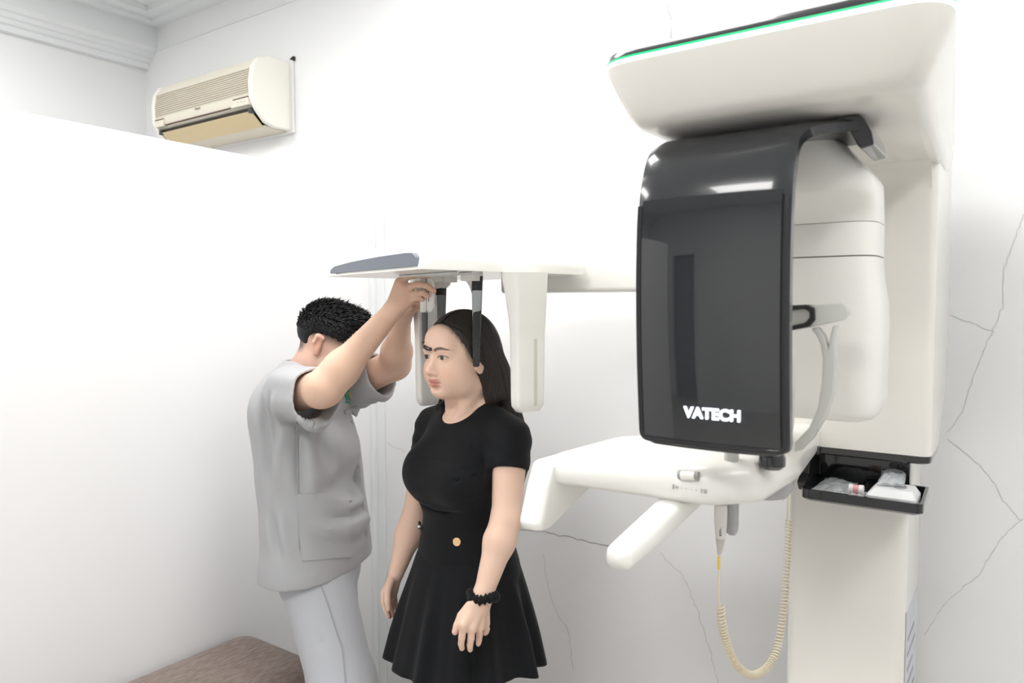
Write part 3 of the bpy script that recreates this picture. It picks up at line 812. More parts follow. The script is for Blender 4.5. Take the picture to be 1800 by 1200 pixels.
# ================================================================== smooth-blended body surfaces
class Field:
    """distance field on a regular grid, sampled only where each shape reaches"""
    def __init__(s, lo, hi, h):
        s.lo = np.array(lo, float); s.h = h
        s.n = np.ceil((np.array(hi, float) - s.lo) / h).astype(int) + 1
        s.d = np.full(s.n, .5, np.float32)
    def sub(s, lo, hi):
        a = np.clip(np.floor((np.array(lo) - s.lo) / s.h).astype(int), 0, s.n)
        b = np.clip(np.ceil((np.array(hi) - s.lo) / s.h).astype(int) + 1, 0, s.n)
        if np.any(b <= a): return None, None
        ax = [(s.lo[k] + s.h * np.arange(a[k], b[k])).astype(np.float32) for k in range(3)]
        return tuple(slice(a[k], b[k]) for k in range(3)), np.meshgrid(*ax, indexing='ij', sparse=True)
    def comb(s, fn, lo, hi, k, op='u'):
        m = max(k, s.h * 3) + s.h * 2
        sl, P = s.sub(np.array(lo) - m, np.array(hi) + m)
        if sl is None: return
        D = fn(*P); A = s.d[sl]
        if op == 'u':
            if k > 0:
                hh = np.clip(.5 + .5 * (A - D) / k, 0, 1); R = A * (1 - hh) + D * hh - k * hh * (1 - hh)
            else: R = np.minimum(A, D)
        elif op == 's':     # subtract
            D = -D
            if k > 0:
                hh = np.clip(.5 - .5 * (A - D) / k, 0, 1); R = A * (1 - hh) + D * hh + k * hh * (1 - hh)
            else: R = np.maximum(A, D)
        s.d[sl] = R
    # --- shapes
    def cone(s, a, b, ra, rb, k=0.0, op='u', flat=None):
        a = np.array(a, float); b = np.array(b, float); ba = b - a; L2 = float(ba @ ba) + 1e-12
        def fn(x, y, z):
            px, py, pz = x - a[0], y - a[1], z - a[2]
            t = np.clip((px*ba[0] + py*ba[1] + pz*ba[2]) / L2, 0, 1)
            return np.sqrt((px - t*ba[0])**2 + (py - t*ba[1])**2 + (pz - t*ba[2])**2) - (ra + (rb - ra) * t)
        R = max(ra, rb)
        s.comb(fn, np.minimum(a, b) - R, np.maximum(a, b) + R, k, op)
    def chain(s, pts, rad, k=0.0, kin=None):
        for i in range(len(pts) - 1):
            s.cone(pts[i], pts[i+1], rad[i], rad[i+1], k if i == 0 else (kin if kin is not None else k))
    def ell(s, c, r, k=0.0, op='u', R=None):
        c = np.array(c, float); r = np.array(r, float)
        R = np.eye(3) if R is None else np.array(R, float)     # columns: the ellipsoid's axes
        def fn(x, y, z):
            px, py, pz = x - c[0], y - c[1], z - c[2]
            q = [(px*R[0, i] + py*R[1, i] + pz*R[2, i]) for i in range(3)]
            k0 = np.sqrt(sum((q[i] / r[i])**2 for i in range(3)))
            k1 = np.sqrt(sum((q[i] / r[i]**2)**2 for i in range(3))) + 1e-9
            return k0 * (k0 - 1) / k1
        e = np.sqrt(((R * r) ** 2).sum(1))
        s.comb(fn, c - e, c + e, k, op)
    def plane(s, p, n, lo=None, hi=None, k=0.0):     # keep the side the normal points away from
        p = np.array(p, float); n = np.array(n, float); n /= np.linalg.norm(n)
        lo = s.lo if lo is None else lo; hi = s.lo + s.h * s.n if hi is None else hi
        sl, P = s.sub(lo, hi)
        D = (P[0]-p[0])*n[0] + (P[1]-p[1])*n[1] + (P[2]-p[2])*n[2]
        A = s.d[sl]
        if k > 0:
            hh = np.clip(.5 - .5 * (A - D) / k, 0, 1); s.d[sl] = A * (1 - hh) + D * hh + k * hh * (1 - hh)
        else: s.d[sl] = np.maximum(A, D)
    def mesh(s, smooth=2):
        d = s.d; ins = d < 0
        nx, ny, nz = d.shape
        c = ins[:-1,:-1,:-1].astype(np.uint8)
        for o in ((1,0,0),(0,1,0),(0,0,1),(1,1,0),(1,0,1),(0,1,1),(1,1,1)):
            c = c + ins[o[0]:nx-1+o[0], o[1]:ny-1+o[1], o[2]:nz-1+o[2]]
        act = (c > 0) & (c < 8)
        I, J, K = np.nonzero(act)
        nv = len(I)
        idx = np.full(act.shape, -1, np.int32); idx[I, J, K] = np.arange(nv)
        acc = np.zeros((nv, 3)); cnt = np.zeros(nv)
        cor = [(0,0,0),(1,0,0),(0,1,0),(1,1,0),(0,0,1),(1,0,1),(0,1,1),(1,1,1)]
        val = [d[I+o[0], J+o[1], K+o[2]] for o in cor]
        for a, b in ((0,1),(2,3),(4,5),(6,7),(0,2),(1,3),(4,6),(5,7),(0,4),(1,5),(2,6),(3,7)):
            va, vb = val[a], val[b]; m = (va < 0) != (vb < 0)
            t = np.where(m, va / np.where(m, va - vb, 1), 0)
            ca, cb = np.array(cor[a], float), np.array(cor[b], float)
            acc[m] += (ca + t[:, None] * (cb - ca))[m]; cnt[m] += 1
        v = s.lo + s.h * (np.stack([I, J, K], 1) + acc / np.maximum(cnt, 1)[:, None])
        F = []
        for ax in range(3):
            sl0 = [slice(None)]*3; sl1 = [slice(None)]*3
            sl0[ax] = slice(0, -1); sl1[ax] = slice(1, None)
            a, b = ins[tuple(sl0)], ins[tuple(sl1)]
            e = a != b
            u, w = (ax + 1) % 3, (ax + 2) % 3
            E = np.stack(np.nonzero(e), 1)
            ok = (E[:, u] > 0) & (E[:, w] > 0) & (E[:, u] < act.shape[u]) & (E[:, w] < act.shape[w])
            E = E[ok]; inside_first = a[tuple(E.T)]
            q = []
            for du, dw in ((-1,-1),(0,-1),(0,0),(-1,0)):
                p = E.copy(); p[:, u] += du; p[:, w] += dw; q.append(idx[tuple(p.T)])
            q = np.stack(q, 1)
            q[~inside_first] = q[~inside_first][:, ::-1]
            F.append(q)
        F = np.concatenate(F); F = F[(F >= 0).all(1)]
        for _ in range(smooth):
            ed = np.concatenate([F[:, [0,1]], F[:, [1,2]], F[:, [2,3]], F[:, [3,0]]])
            sm = np.zeros_like(v); n = np.zeros(len(v))
            for k in range(3): sm[:, k] = np.bincount(ed[:, 0], v[ed[:, 1], k], len(v)) + np.bincount(ed[:, 1], v[ed[:, 0], k], len(v))
            n = np.bincount(ed[:, 0], minlength=len(v)) + np.bincount(ed[:, 1], minlength=len(v))
            v = .5 * v + .5 * sm / np.maximum(n, 1)[:, None]
        return v, F

def join_parts(parts):
    V, F, n = [], [], 0
    for v, f in parts:
        V.append(v); F.append(f + n); n += len(v)
    return np.concatenate(V), np.concatenate(F)

class Frame:
    """person space (left, forward, up) <-> room space"""
    def __init__(s, origin, fwd):
        s.o = np.array([origin[0], origin[1], 0.0]); f = np.array([fwd[0], fwd[1], 0.0]); f /= np.linalg.norm(f)
        s.f = f; s.l = np.array([-f[1], f[0], 0.0])
    def out(s, v):
        v = np.asarray(v, float); return s.o + v[..., 0:1]*s.l + v[..., 1:2]*s.f + v[..., 2:3]*np.array([0, 0, 1.0])
    def inn(s, p):
        p = np.asarray(tuple(p), float) - s.o; return np.array([p @ s.l, p @ s.f, p[2]])
    def px(s, x, y, t): return s.inn(W(x, y, t))
    def pxl(s, x, y, l):        # pixel ray meets the plane at distance l to the person's left
        a = s.inn(W(x, y, .5)); b = s.inn(W(x, y, 3.0)); q = (l - a[0]) / (b[0] - a[0]); return a + (b - a) * q

def dirw(ang):   # ground direction at ang degrees from image-right towards the camera
    a = math.radians(ang); r = np.array([_r.x, _r.y]); c = np.array([-_r.y, _r.x])
    return math.cos(a) * r - math.sin(a) * c

def colour_attr(o, cols):
    at = o.data.color_attributes.new('Col', 'FLOAT_COLOR', 'POINT')
    c = np.ones((len(o.data.vertices), 4), np.float32); c[:, :3] = cols
    at.data.foreach_set('color', c.ravel())

def attr_mat(name, rough=.5, sss=0.0, spec=.4, bump=None):
    m = mat(name, (.7, .5, .4), rough, spec=spec, sss=sss, bump=bump)
    nt = m.node_tree; at = nt.nodes.new('ShaderNodeVertexColor'); at.layer_name = 'Col'
    nt.links.new(at.outputs['Color'], nt.nodes['Principled BSDF'].inputs['Base Color'])
    return m

M_skin = attr_mat('skin', .52, sss=.12, spec=.35, bump=(350, .05, 2, (1, 1, 1)))
M_eye = mat('eye_white', (.72, .70, .68), .15, coat=.5)
M_iris = mat('iris_brown', (.03, .015, .01), .12, coat=.8)
M_lash = mat('lash_black', (.012, .010, .010), .6)
M_hairb = mat('hair_black', (.016, .0115, .010), .34, spec=.6, noise=(90, .5, 3, (1, 1, .05)), bump=(160, .5, 3, (1, 1, .04)))
M_hairs = mat('hair_short', (.012, .012, .013), .55, spec=.3)

def smooth01(x, a, b):
    q = np.clip((x - a) / (b - a), 0, 1); return q*q*(3-2*q)

class HeadSpace:
    """head coordinates: x left, y forward, z up, origin between the ears"""
    def __init__(s, pos, fwd_yaw, pitch=0.0, roll=0.0, scale=1.0):
        cy, sy = math.cos(fwd_yaw), math.sin(fwd_yaw)
        Rz = np.array([[cy, -sy, 0], [sy, cy, 0], [0, 0, 1]])
        cp_, sp = math.cos(pitch), math.sin(pitch)
        Rx = np.array([[1, 0, 0], [0, cp_, -sp], [0, sp, cp_]])
        cr, sr = math.cos(roll), math.sin(roll)
        Ry = np.array([[cr, 0, sr], [0, 1, 0], [-sr, 0, cr]])
        s.R = Rz @ Rx @ Ry; s.p = np.array(pos, float); s.s = scale
    def to(s, q): return s.p + s.s * (s.R @ np.array(q, float))
    def back(s, v): return ((np.asarray(v) - s.p) @ s.R) / s.s

def head_shapes(F, H, male=False, ear_y=-.010):
    S = H.s
    def E(c, r, k, op='u'): F.ell(H.to(c), np.array(r) * S, k * S, op, H.R)
    def C(a, b, ra, rb, k, op='u'): F.cone(H.to(a), H.to(b), ra * S, rb * S, k * S, op)
    jw = 1.06 if male else 1.0
    E((0, -.012, .043), (.073, .093, .080), 0)
    E((0, .026, -.012), (.0625, .066, .074), .035)
    E((0, .040, -.045), (.051*jw, .046, .040), .03)
    E((0, .0705, -.0715), (.021*jw, .019, .016), .022)
    for sx in (-1, 1):
        E((sx*.040, .052, -.022), (.025, .030, .030), .025)
        E((sx*.046, .015, -.058), (.018*jw, .032, .024), .028)
    C((-.032, .0765, .038), (.032, .0765, .038), .013, .013, .022)
    E((0, .070, .062), (.045, .026, .035), .03)
    # eyes: sockets, lids, slit
    for sx in (-1, 1):
        E((sx*.030, .098, .018), (.017, .013, .0095), .014, 's')
        E((sx*.030, .0735, .019), (.0165, .0165, .0140), .006)
        E((sx*.0305, .0915, .0185), (.0142, .011, .0044), .0012, 's')
    # nose
    C((0, .084, .022), (0, .1015, -.012), .0075, .0100, .012)
    E((0, .1035, -.0165), (.0115, .0115, .0100), .008)
    for sx in (-1, 1):
        E((sx*.0125, .0935, -.0200), (.0080, .0105, .0080), .006)
        E((sx*.0065, .1030, -.0275), (.0038, .0060, .0040), .003, 's')
    C((0, .092, -.028), (0, .0925, -.037), .0045, .0055, .010)
    # mouth
    for sx in (-1, 1):
        C((sx*.0045, .0935, -.0395), (sx*.0200, .0835, -.0445), .0058, .0030, .005)
        C((0, .0925, -.0512), (sx*.0175, .0835, -.0475), .0068, .0030, .005)
        C((0, .1015, -.0450), (sx*.0225, .0880, -.0460), .0016, .0014, .0035, 's')
    E((0, .0895, -.0615), (.018, .006, .004), .008, 's')
    # ears
    for sx in (-1, 1):
        a = np.array([sx*.0745, ear_y, .004])
        C(a + (0, -.006, .022), a + (0, -.002, -.020), .0115, .0085, .006)
        C(a + (sx*.007, -.013, .026), a + (sx*.008, -.016, .006), .0075, .006, .006)
        C(a + (sx*.008, -.016, .006), a + (sx*.003, -.002, -.026), .006, .0062, .006)
        C(a + (sx*.007, -.013, .026), a + (sx*.004, .004, .024), .0065, .005, .006)
        E(a + np.array([sx*.013, -.004, .006]), (.006, .008, .014), .004, 's')

def head_colour(q, base, lip, brow, male=False):
    """q: head coordinates of the vertices"""
    col = np.tile(np.array(base, float), (len(q), 1))
    x, y, z = q[:, 0], q[:, 1], q[:, 2]; ax = np.abs(x)
    def mix(m, c, amt=1.0):
        col[:] = col * (1 - (m * amt)[:, None]) + np.array(c) * (m * amt)[:, None]
    front = smooth01(y, .05, .07)
    mix(np.exp(-((ax - .042)/.018)**2 - ((z + .020)/.018)**2) * front, (base[0]*1.0, base[1]*.80, base[2]*.76), .55)      # cheeks
    mix(np.exp(-(x/.012)**2 - ((z + .020)/.012)**2) * smooth01(y, .09, .1), (base[0], base[1]*.84, base[2]*.80), .4)        # nose tip
    lm = np.exp(-((ax/.0215)**4)) * (1 - smooth01(np.abs(z + .0460), .0085, .0120)) * smooth01(y, .078, .083)
    mix(lm, lip, .85)
    mix(np.exp(-(ax/.022)**4) * np.exp(-((z + .0458)/.0015)**2) * smooth01(y, .078, .084), (lip[0]*.45, lip[1]*.35, lip[2]*.35), .7)
    # eyebrows
    bz = .0355 + .0070 * np.sin(np.clip((ax - .008) / .046, 0, 1) * 2.9); th = np.interp(ax, [.008, .014, .035, .054], [.0012, .0036, .0032, .0010])
    bm = (1 - smooth01(np.abs(z - bz), th * .7, th * 1.5)) * smooth01(ax, .008, .012) * (1 - smooth01(ax, .048, .055)) * front
    mix(bm, brow, .85)
    # lash lines and a soft lid tint
    ex = (ax - .0305) / .0150; lz = np.sqrt(np.clip(1 - ex**2, 0, 1))
    up = np.exp(-((z - (.0190 + .0044*lz)) / .0016)**2) * (np.abs(ex) < 1.1) * smooth01(y, .070, .075)
    mix(up, (.03, .02, .02), .9)
    lo = np.exp(-((z - (.0182 - .0044*lz)) / .0010)**2) * (np.abs(ex) < 1.0) * smooth01(y, .070, .075)
    mix(lo, (.18, .10, .08), .5)
    return col

def eyes(H, fr, parent, root):
    for sx in (-1, 1):
        sx_ = sx * .030
        rows = []
        for i in range(15):
            a = -PI/2 + PI * i / 14
            rows.append([H.to((sx_ + .0142*math.cos(a)*math.cos(2*PI*j/24), .0735 + .0150*math.cos(a)*math.sin(2*PI*j/24), .0187 + .0122*math.sin(a))) for j in range(24)])
        rows = [[Vector(fr.out(p)) for p in r_] for r_ in rows]
        e = G().loft(rows, (True, True)).build('eye', M_eye, parent, sharp=None)
        rows = []
        gx = 0.0
        for i, (rr, yy) in enumerate(((.0064, .0882), (.0062, .0888), (.0045, .0891), (.002, .0893))):
            rows.append([Vector(fr.out(H.to((sx_ + gx + rr*math.cos(2*PI*j/20), yy, .0190 + rr*math.sin(2*PI*j/20))))) for j in range(20)])
        G().loft(rows).build('iris', M_iris, e, sharp=None)

def finger(F, pts, r0, r1, k=.004):
    n = len(pts)
    for i in range(n - 1):
        q0, q1 = i / (n - 1), (i + 1) / (n - 1)
        F.cone(pts[i], pts[i+1], r0 + (r1 - r0)*q0, r0 + (r1 - r0)*q1, k if i == 0 else .002)

from mathutils.bvhtree import BVHTree
def hit(o, x, y):
    """where the pixel's ray meets object o (its mesh is in root coordinates)"""
    off = Vector(root_of(o).location)
    bv = BVHTree.FromPolygons([v.co + off for v in o.data.vertices], [tuple(p.vertices) for p in o.data.polygons])
    org = Vector((0, 0, CAM_Z)); d = (W(x, y, 1.0) - org).normalized()
    loc, nrm, i, dist = bv.ray_cast(org, d)
    return loc, nrm
# ================================================================== woman in a black dress
HX, HT = 816, 1.95                    # head centre pixel column and camera depth
wc = W(HX, 640, HT)
FW = Frame((wc.x, wc.y), dirw(180 - 46) * 1.0)      # faces left in the picture, turned to the camera
wm = thing('person', (wc.x, wc.y, 0), 'woman with long black hair in a short black dress under the positioning arm', 'person')
SKW = (.82, .575, .45); LIPW = (.56, .20, .17)
EYEZ = FW.px(775, 625, 1.88)[2]
HW_ = HeadSpace((0, .014, EYEZ - .019), 0.0, math.radians(-2), 0, 1.0)

def pw(x, y, l): return FW.pxl(x, y, l)
SHN = np.array([.150, -.022, 1.268]); SHF = np.array([-.150, -.022, 1.268])
ELN = pw(889, 915, .195); WRN = pw(849, 1046, .205)
ELF = pw(727, 915, -.205); WRF = pw(697, 1005, -.215)

def torso_w(F, off=0.0):
    def E(c, r, k): F.ell(c, np.array(r) - off, k)
    E((0, -.005, 1.19), (.142, .100, .15), 0)
    F.cone((-.115, -.028, 1.278), (.115, -.028, 1.278), .044 - off, .044 - off, .05)
    for s in (-1, 1):
        F.cone((s*.035, -.035, 1.345), (s*.125, -.028, 1.283), .028 - off, .036 - off, .03)
        E((s*.058, .074, 1.163), (.080, .064, .074), .06)
    E((0, .002, 1.03), (.122, .096, .14), .05)
    E((0, -.012, .90), (.158, .122, .14), .06)

# --- skin: head, neck and chest, arms with hands, legs
parts = []
F = Field((-.12, -.14, 1.16), (.12, .16, EYEZ + .13), .0018)
head_shapes(F, HW_, False, .004)
n0 = HW_.to((0, -.022, -.055))
F.cone(n0, (0, -.030, 1.30), .0475, .053, .03)
for s in (-1, 1): F.cone(HW_.to((s*.05, -.02, -.055)), (s*.018, .038, 1.312), .013, .011, .03)
torso_w(F, .004)
F.plane((0, 0, 1.20), (0, 0, -1))
parts.append(F.mesh(2))

def bounds(pts, m):
    P = np.array(pts); return P.min(0) - m, P.max(0) + m
# near arm
HK = [pw(814, 1098, .215), pw(829, 1103, .222), pw(842, 1102, .218), pw(853, 1095, .208)]      # knuckles
FT = [[HK[0], pw(812, 1120, .212), pw(810.5, 1131, .205), pw(812, 1139, .196)],
      [HK[1], pw(828, 1122, .220), pw(826, 1133, .213), pw(826.5, 1141, .205)],
      [HK[2], pw(843, 1116, .214), pw(842, 1125, .205), pw(841, 1131, .196)],
      [HK[3], pw(856, 1105, .202), pw(855, 1110, .193), pw(853, 1113, .184)]]
TH = [pw(826, 1066, .205), pw(812, 1082, .196), pw(804, 1099, .193), pw(800, 1110, .192)]
lo, hi = bounds([SHN, ELN, WRN] + HK + sum(FT, []) + TH, .06)
F = Field(lo, hi, .0022)
F.cone(SHN, ELN, .046, .0345, 0)
mid = ELN + (WRN - ELN) * .28
F.cone(ELN, mid, .034, .0365, .02); F.cone(mid, WRN, .0365, .0225, .02)
pc = (HK[1] + HK[2]) / 2
F.cone(WRN, WRN + (pc - WRN) * .35, .0215, .020, .015)
for kx, r in zip(HK, (.0125, .013, .0125, .0115)):
    F.cone(WRN + (kx - WRN) * .25, kx, .0145, r, .010)
for pts, r in zip(FT, (.0090, .0092, .0086, .0078)): finger(F, pts, r, r * .72, .005)
finger(F, TH, .0130, .0078, .010)
parts.append(F.mesh(2))
# far arm
HKF = [pw(676, 1042, -.215), pw(682, 1044, -.222), pw(688, 1042, -.226), pw(693, 1038, -.226)]
FTF = [[HKF[0], pw(674, 1058, -.212), pw(678, 1072, -.206), pw(683, 1083, -.200)],
       [HKF[1], pw(681, 1060, -.222), pw(682, 1074, -.216), pw(685, 1084, -.208)],
       [HKF[2], pw(688, 1060, -.230), pw(689, 1073, -.226), pw(691, 1082, -.22)],
       [HKF[3], pw(694, 1055, -.234), pw(696, 1066, -.232), pw(698, 1073, -.228)]]
THF = [pw(686, 1022, -.205), pw(681, 1038, -.192), pw(681, 1056, -.186), pw(683, 1070, -.184)]
lo, hi = bounds([SHF, ELF, WRF] + HKF + sum(FTF, []) + THF, .06)
F = Field(lo, hi, .0025)
F.cone(SHF, ELF, .046, .0345, 0)
mid = ELF + (WRF - ELF) * .28
F.cone(ELF, mid, .034, .0365, .02); F.cone(mid, WRF, .0365, .0225, .02)
for kx in HKF: F.cone(WRF + (kx - WRF) * .2, kx, .0145, .0115, .010)
for pts in FTF: finger(F, pts, .0085, .0062, .005)
finger(F, THF, .0115, .0072, .010)
parts.append(F.mesh(2))
# legs, standing on the floor
F = Field((-.20, -.16, 0), (.20, .22, .95), .005)
for s in (-1, 1):
    F.cone((s*.070, -.005, .84), (s*.075, .012, .47), .074, .054, .03)
    F.cone((s*.075, .012, .47), (s*.074, -.014, .33), .052, .054, .03)
    F.cone((s*.074, -.014, .33), (s*.072, -.018, .09), .052, .034, .03)
    F.cone((s*.072, -.030, .05), (s*.082, .13, .03), .034, .026, .03)
    F.ell((s*.082, .14, .022), (.042, .055, .022), .02)
F.ell((0, -.012, .88), (.115, .085, .06), .05)
parts.append(F.mesh(2))
nv_head = len(parts[0][0])
V, Fc = join_parts(parts)
body = raw_obj('body', FW.out(V), Fc, M_skin, wm)
col = np.tile(np.array(SKW), (len(V), 1))
col[:nv_head] = head_colour(HW_.back(V[:nv_head]), SKW, LIPW, (.06, .04, .035))
for tip in [f_[-1] for f_ in FT + FTF] + [TH[-1], THF[-1]]:
    d = np.linalg.norm(V - tip, axis=1); w = np.clip(1 - d / .016, 0, 1)[:, None] * .5
    col = col * (1 - w) + np.array((.80, .46, .37)) * w
colour_attr(body, col)
eyes(HW_, FW, body, wm)
# fingernails of the near hand
M_nail = mat('nail_pale', (.86, .62, .52), .25)
for pts in FT[:3] + [TH]:
    tip = pts[-1]; d = tip - pts[-2]; d /= np.linalg.norm(d)
    camdir = FW.inn((0, 0, CAM_Z)) - tip; camdir /= np.linalg.norm(camdir)
    nrm = camdir - d * (camdir @ d); nrm /= np.linalg.norm(nrm); sd = np.cross(d, nrm)
    rows = []
    for i in range(5):
        a = -1 + 2 * i / 4
        rows.append([Vector(FW.out(tip + sd * .0042 * a * w_ + d * (t_ - .001) + nrm * (.0056 - .0022 * a * a - .0014 * max(0, t_ / .006)))) for t_, w_ in ((-.005, .8), (-.001, 1), (.003, 1), (.006, .7))])
    g = G(); g.grid(rows); o = g.build('fingernail', M_nail, body, sharp=None)
    md = o.modifiers.new('th', 'SOLIDIFY'); md.thickness = .0008

if 0:
  for px_ in ((757,578),(775,580),(800,590),(815,610),(822,635),(832,650),(835,665),(775,625),(748,624),(752,647),(762,668),(775,697),(838,672)):
    l_, n_ = hit(body, *px_)
    print('HIT', px_, None if l_ is None else np.round(HW_.back(FW.inn(l_)), 3))
# --- dress: bodice with short sleeves, flared skirt with pleats
M_dress = mat('black_dress', (.0062, .0070, .0088), .75, spec=.22, sheen=.06, bump=(500, .08, 2, (1, 1, 1)))
F = Field((-.26, -.17, .87), (.26, .19, 1.40), .0032)
torso_w(F, 0.0)
for S_, E_, s in ((SHN, ELN, 1), (SHF, ELF, -1)):
    ax = (E_ - S_) / np.linalg.norm(E_ - S_)
    end = S_ + ax * .078
    def sl(x, y, z, S_=S_, ax=ax, end=end):
        px, py, pz = x - S_[0], y - S_[1], z - S_[2]
        t = np.clip(px*ax[0] + py*ax[1] + pz*ax[2], 0, .25)
        dd = np.sqrt((px - t*ax[0])**2 + (py - t*ax[1])**2 + (pz - t*ax[2])**2) - (.0535 - .006 * t / .17 + .0012 * np.sin(z * 150 + x * 40))
        cut = (x - end[0])*ax[0] + (y - end[1])*ax[1] + (z - end[2])*ax[2]
        return np.maximum(dd, cut)
    F.comb(sl, np.minimum(S_, end) - .07, np.maximum(S_, end) + .07, .022)
# neckline
F.ell((0, .050, 1.378), (.076, .080, .078), .006, 's')
F.ell((0, -.035, 1.40), (.066, .060, .060), .006, 's')
# crease under the bust and tension folds at the armpit
F.cone((-.12, .098, 1.083), (.12, .098, 1.083), .004, .004, .012, 's')
for k, (z0, z1) in enumerate(((1.215, 1.20), (1.195, 1.175), (1.125, 1.118), (1.10, 1.096))):
    F.cone((.148, .062, z0), (.098, .128, z1), .0022, .0015, .008, 's')
F.plane((0, 0, .88), (0, 0, -1))
bod = F.mesh(2)
# skirt
NT, NZ = 240, 46
HEM = .675; TOPZ = .975
rows_o = []; rows_i = []
for i in range(NZ):
    q = i / (NZ - 1); ro = []; ri = []
    for j in range(NT):
        th = 2 * PI * j / NT                       # 0 = her left, 90 = front
        cx_, sx_ = math.cos(th), math.sin(th)
        hemz = HEM + .012 * math.sin(2*th + .6) + .012 * math.cos(9 * th) * 0
        z = TOPZ + (hemz - TOPZ) * q
        rl = .126 + .092 * q ** .75; rf = (.098 if sx_ > 0 else .106) + (.098 if sx_ > 0 else .070) * q ** .75
        fl = 1 - .78 * math.exp(-((th - 1.75) / .62) ** 2)          # smooth front panel
        pl = (.040 * math.cos(13 * th + .8) + .018 * math.cos(21 * th + 2.1)) * fl * smooth01(np.array(q), .05, .8)
        k = 1 + pl * 1.9
        e = (abs(cx_ / rl) ** 2.2 + abs(sx_ / rf) ** 2.2) ** (-1 / 2.2) * k
        ro.append((e * cx_, e * sx_ - .006, z)); e -= .004; ri.append((e * cx_, e * sx_ - .006, z))
    rows_o.append(ro); rows_i.append(ri)
allr = np.array(rows_o + rows_i[::-1]).reshape(-1, 3); R_ = 2 * NZ
ii, jj = np.meshgrid(np.arange(R_ - 1), np.arange(NT), indexing='ij'); ii = ii.ravel(); jj = jj.ravel()
fs = np.stack([ii*NT + jj, (ii+1)*NT + jj, (ii+1)*NT + (jj+1) % NT, ii*NT + (jj+1) % NT], 1)
V, Fc = join_parts([bod, (allr, fs)])
dress = raw_obj('dress', FW.out(V), Fc, M_dress, wm)
# gold button on the hip, small bow clip at the far side of the waist
loc, nrm = hit(dress, 803, 952)
def disc(c, n, r, h, name, m, par, dome=.4):
    n = Vector(n).normalized(); a = n.cross(Vector((0, 0, 1))).normalized(); b = n.cross(a)
    prof_ = ((1.0, 0), (1.0, h*.6), (.85, h), (.4, h * (1 + dome)), (.02, h * (1 + dome)))
    return G().loft([[c + n*zz + r*q*(math.cos(2*PI*k/24)*a + math.sin(2*PI*k/24)*b) for k in range(24)] for q, zz in prof_]).build(name, m, par, sharp=60)
disc(loc - nrm * .001, nrm, .0105, .003, 'gold_button', mat('gold', (.95, .62, .34), .25, .6), dress)
bw = (hit(dress, 742, 925)[0] or hit(dress, 752, 925)[0]) + Vector((-_r.x, -_r.y, 0)) * .004
g = G()
for a, b in (((0, 0, 0), (-.006, 0, .013)), ((0, 0, 0), (.008, 0, .006)), ((0, 0, 0), (.004, 0, -.014)), ((0, 0, 0), (-.007, 0, -.006))):
    g.tube([bw + Vector(a), bw + Vector(b) * .6, bw + Vector(b)], lambda q: .0022 + .002 * math.sin(PI * q), 8)
g.build('bow_clip', M_black, dress)
g = G().tube([bw + Vector((-.004, -.004, 0)), bw + Vector((.002, -.004, .001))], .003, 8).build('clip_pearl', mat('pearl', (.85, .84, .80), .2), dress)

# --- scrunchie on the near wrist
wc_ = WRN + (HK[1] - WRN) * .04; ax = (WRN - ELN) / np.linalg.norm(WRN - ELN)
ax = ax + np.array([0, -.30, 0]); ax /= np.linalg.norm(ax)
a1 = np.cross(ax, (1, 0, 0)); a1 /= np.linalg.norm(a1); a2 = np.cross(ax, a1)
rings = []; NR = 72
for k in range(NR + 1):
    th = 2 * PI * k / NR; rr = .0285 + .0025 * math.sin(7 * th)
    c = wc_ + rr * (math.cos(th) * a1 + math.sin(th) * a2) + ax * .004 * math.sin(2 * th + 1)
    rad = math.cos(th) * a1 + math.sin(th) * a2
    w = .0092 + .0024 * math.sin(17 * th) + .001 * math.sin(29 * th)
    rings.append([Vector(FW.out(c + w * (math.cos(2*PI*j/10) * rad + 1.15 * math.sin(2*PI*j/10) * ax))) for j in range(10)])
G().loft(rings, (False, False)).build('scrunchie', M_dress, wm, sharp=None)

# --- long straight hair
F = Field((-.17, -.26, EYEZ - .50), (.17, .11, EYEZ + .15), .003)
H = HW_
F.ell(H.to((0, -.014, .044)), (.0795, .1005, .0905), 0, 'u', H.R)
F.ell(H.to((0, -.055, -.01)), (.083, .062, .09), .03)
for s in (-1, 1):
    F.cone(H.to((s*.066, -.020, .02)), H.to((s*.072, -.050, -.09)), .023, .030, .03)
    zz = H.p[2]
    F.chain([H.to((s*.050, -.070, -.04)), (s*.064, -.092, zz - .17), (s*.070, -.112, zz - .28), (s*.062, -.128, zz - .42)], [.045, .040, .034, .016], .03)
F.chain([H.to((0, -.075, -.04)), (0, -.100, zz - .17), (0, -.122, zz - .28), (0, -.135, zz - .45)], [.048, .042, .034, .018], .03)
F.cone((.075, -.075, zz - .15), (.098, -.088, zz - .27), .026, .016, .03)
# open the face
PHZ = [-.14, -.10, -.07, -.04, -.017, .007, .043, .073, .088, .096]
PHV = [math.radians(v) for v in (104, 100, 95, 86, 76, 62, 54, 38, 16, -30)]
def facecut(x, y, z):
    px, py, pz = x - H.p[0], y - H.p[1], z - H.p[2]
    R = H.R
    hx = px*R[0, 0] + py*R[1, 0] + pz*R[2, 0]; hy = px*R[0, 1] + py*R[1, 1] + pz*R[2, 1]; hz_ = px*R[0, 2] + py*R[1, 2] + pz*R[2, 2]
    ph_ = np.arctan2(np.abs(hx - .004), hy + .004)
    lim = np.interp(hz_ + .002 * np.sin(ph_ * 40), PHZ, PHV)
    return ((ph_ - lim) * .075).astype(np.float32)
F.comb(facecut, H.p - np.array((.12, .13, .14)), H.p + np.array((.12, .13, .13)), .010, 's')
F.ell(H.to((.086, .010, -.022)), (.016, .013, .012), .004, 's', H.R)
hair_field = F
F.cone((0, .03, zz - .20), (0, .05, zz - .10), .09, .09, .01, 's')
V, Fc = F.mesh(2)
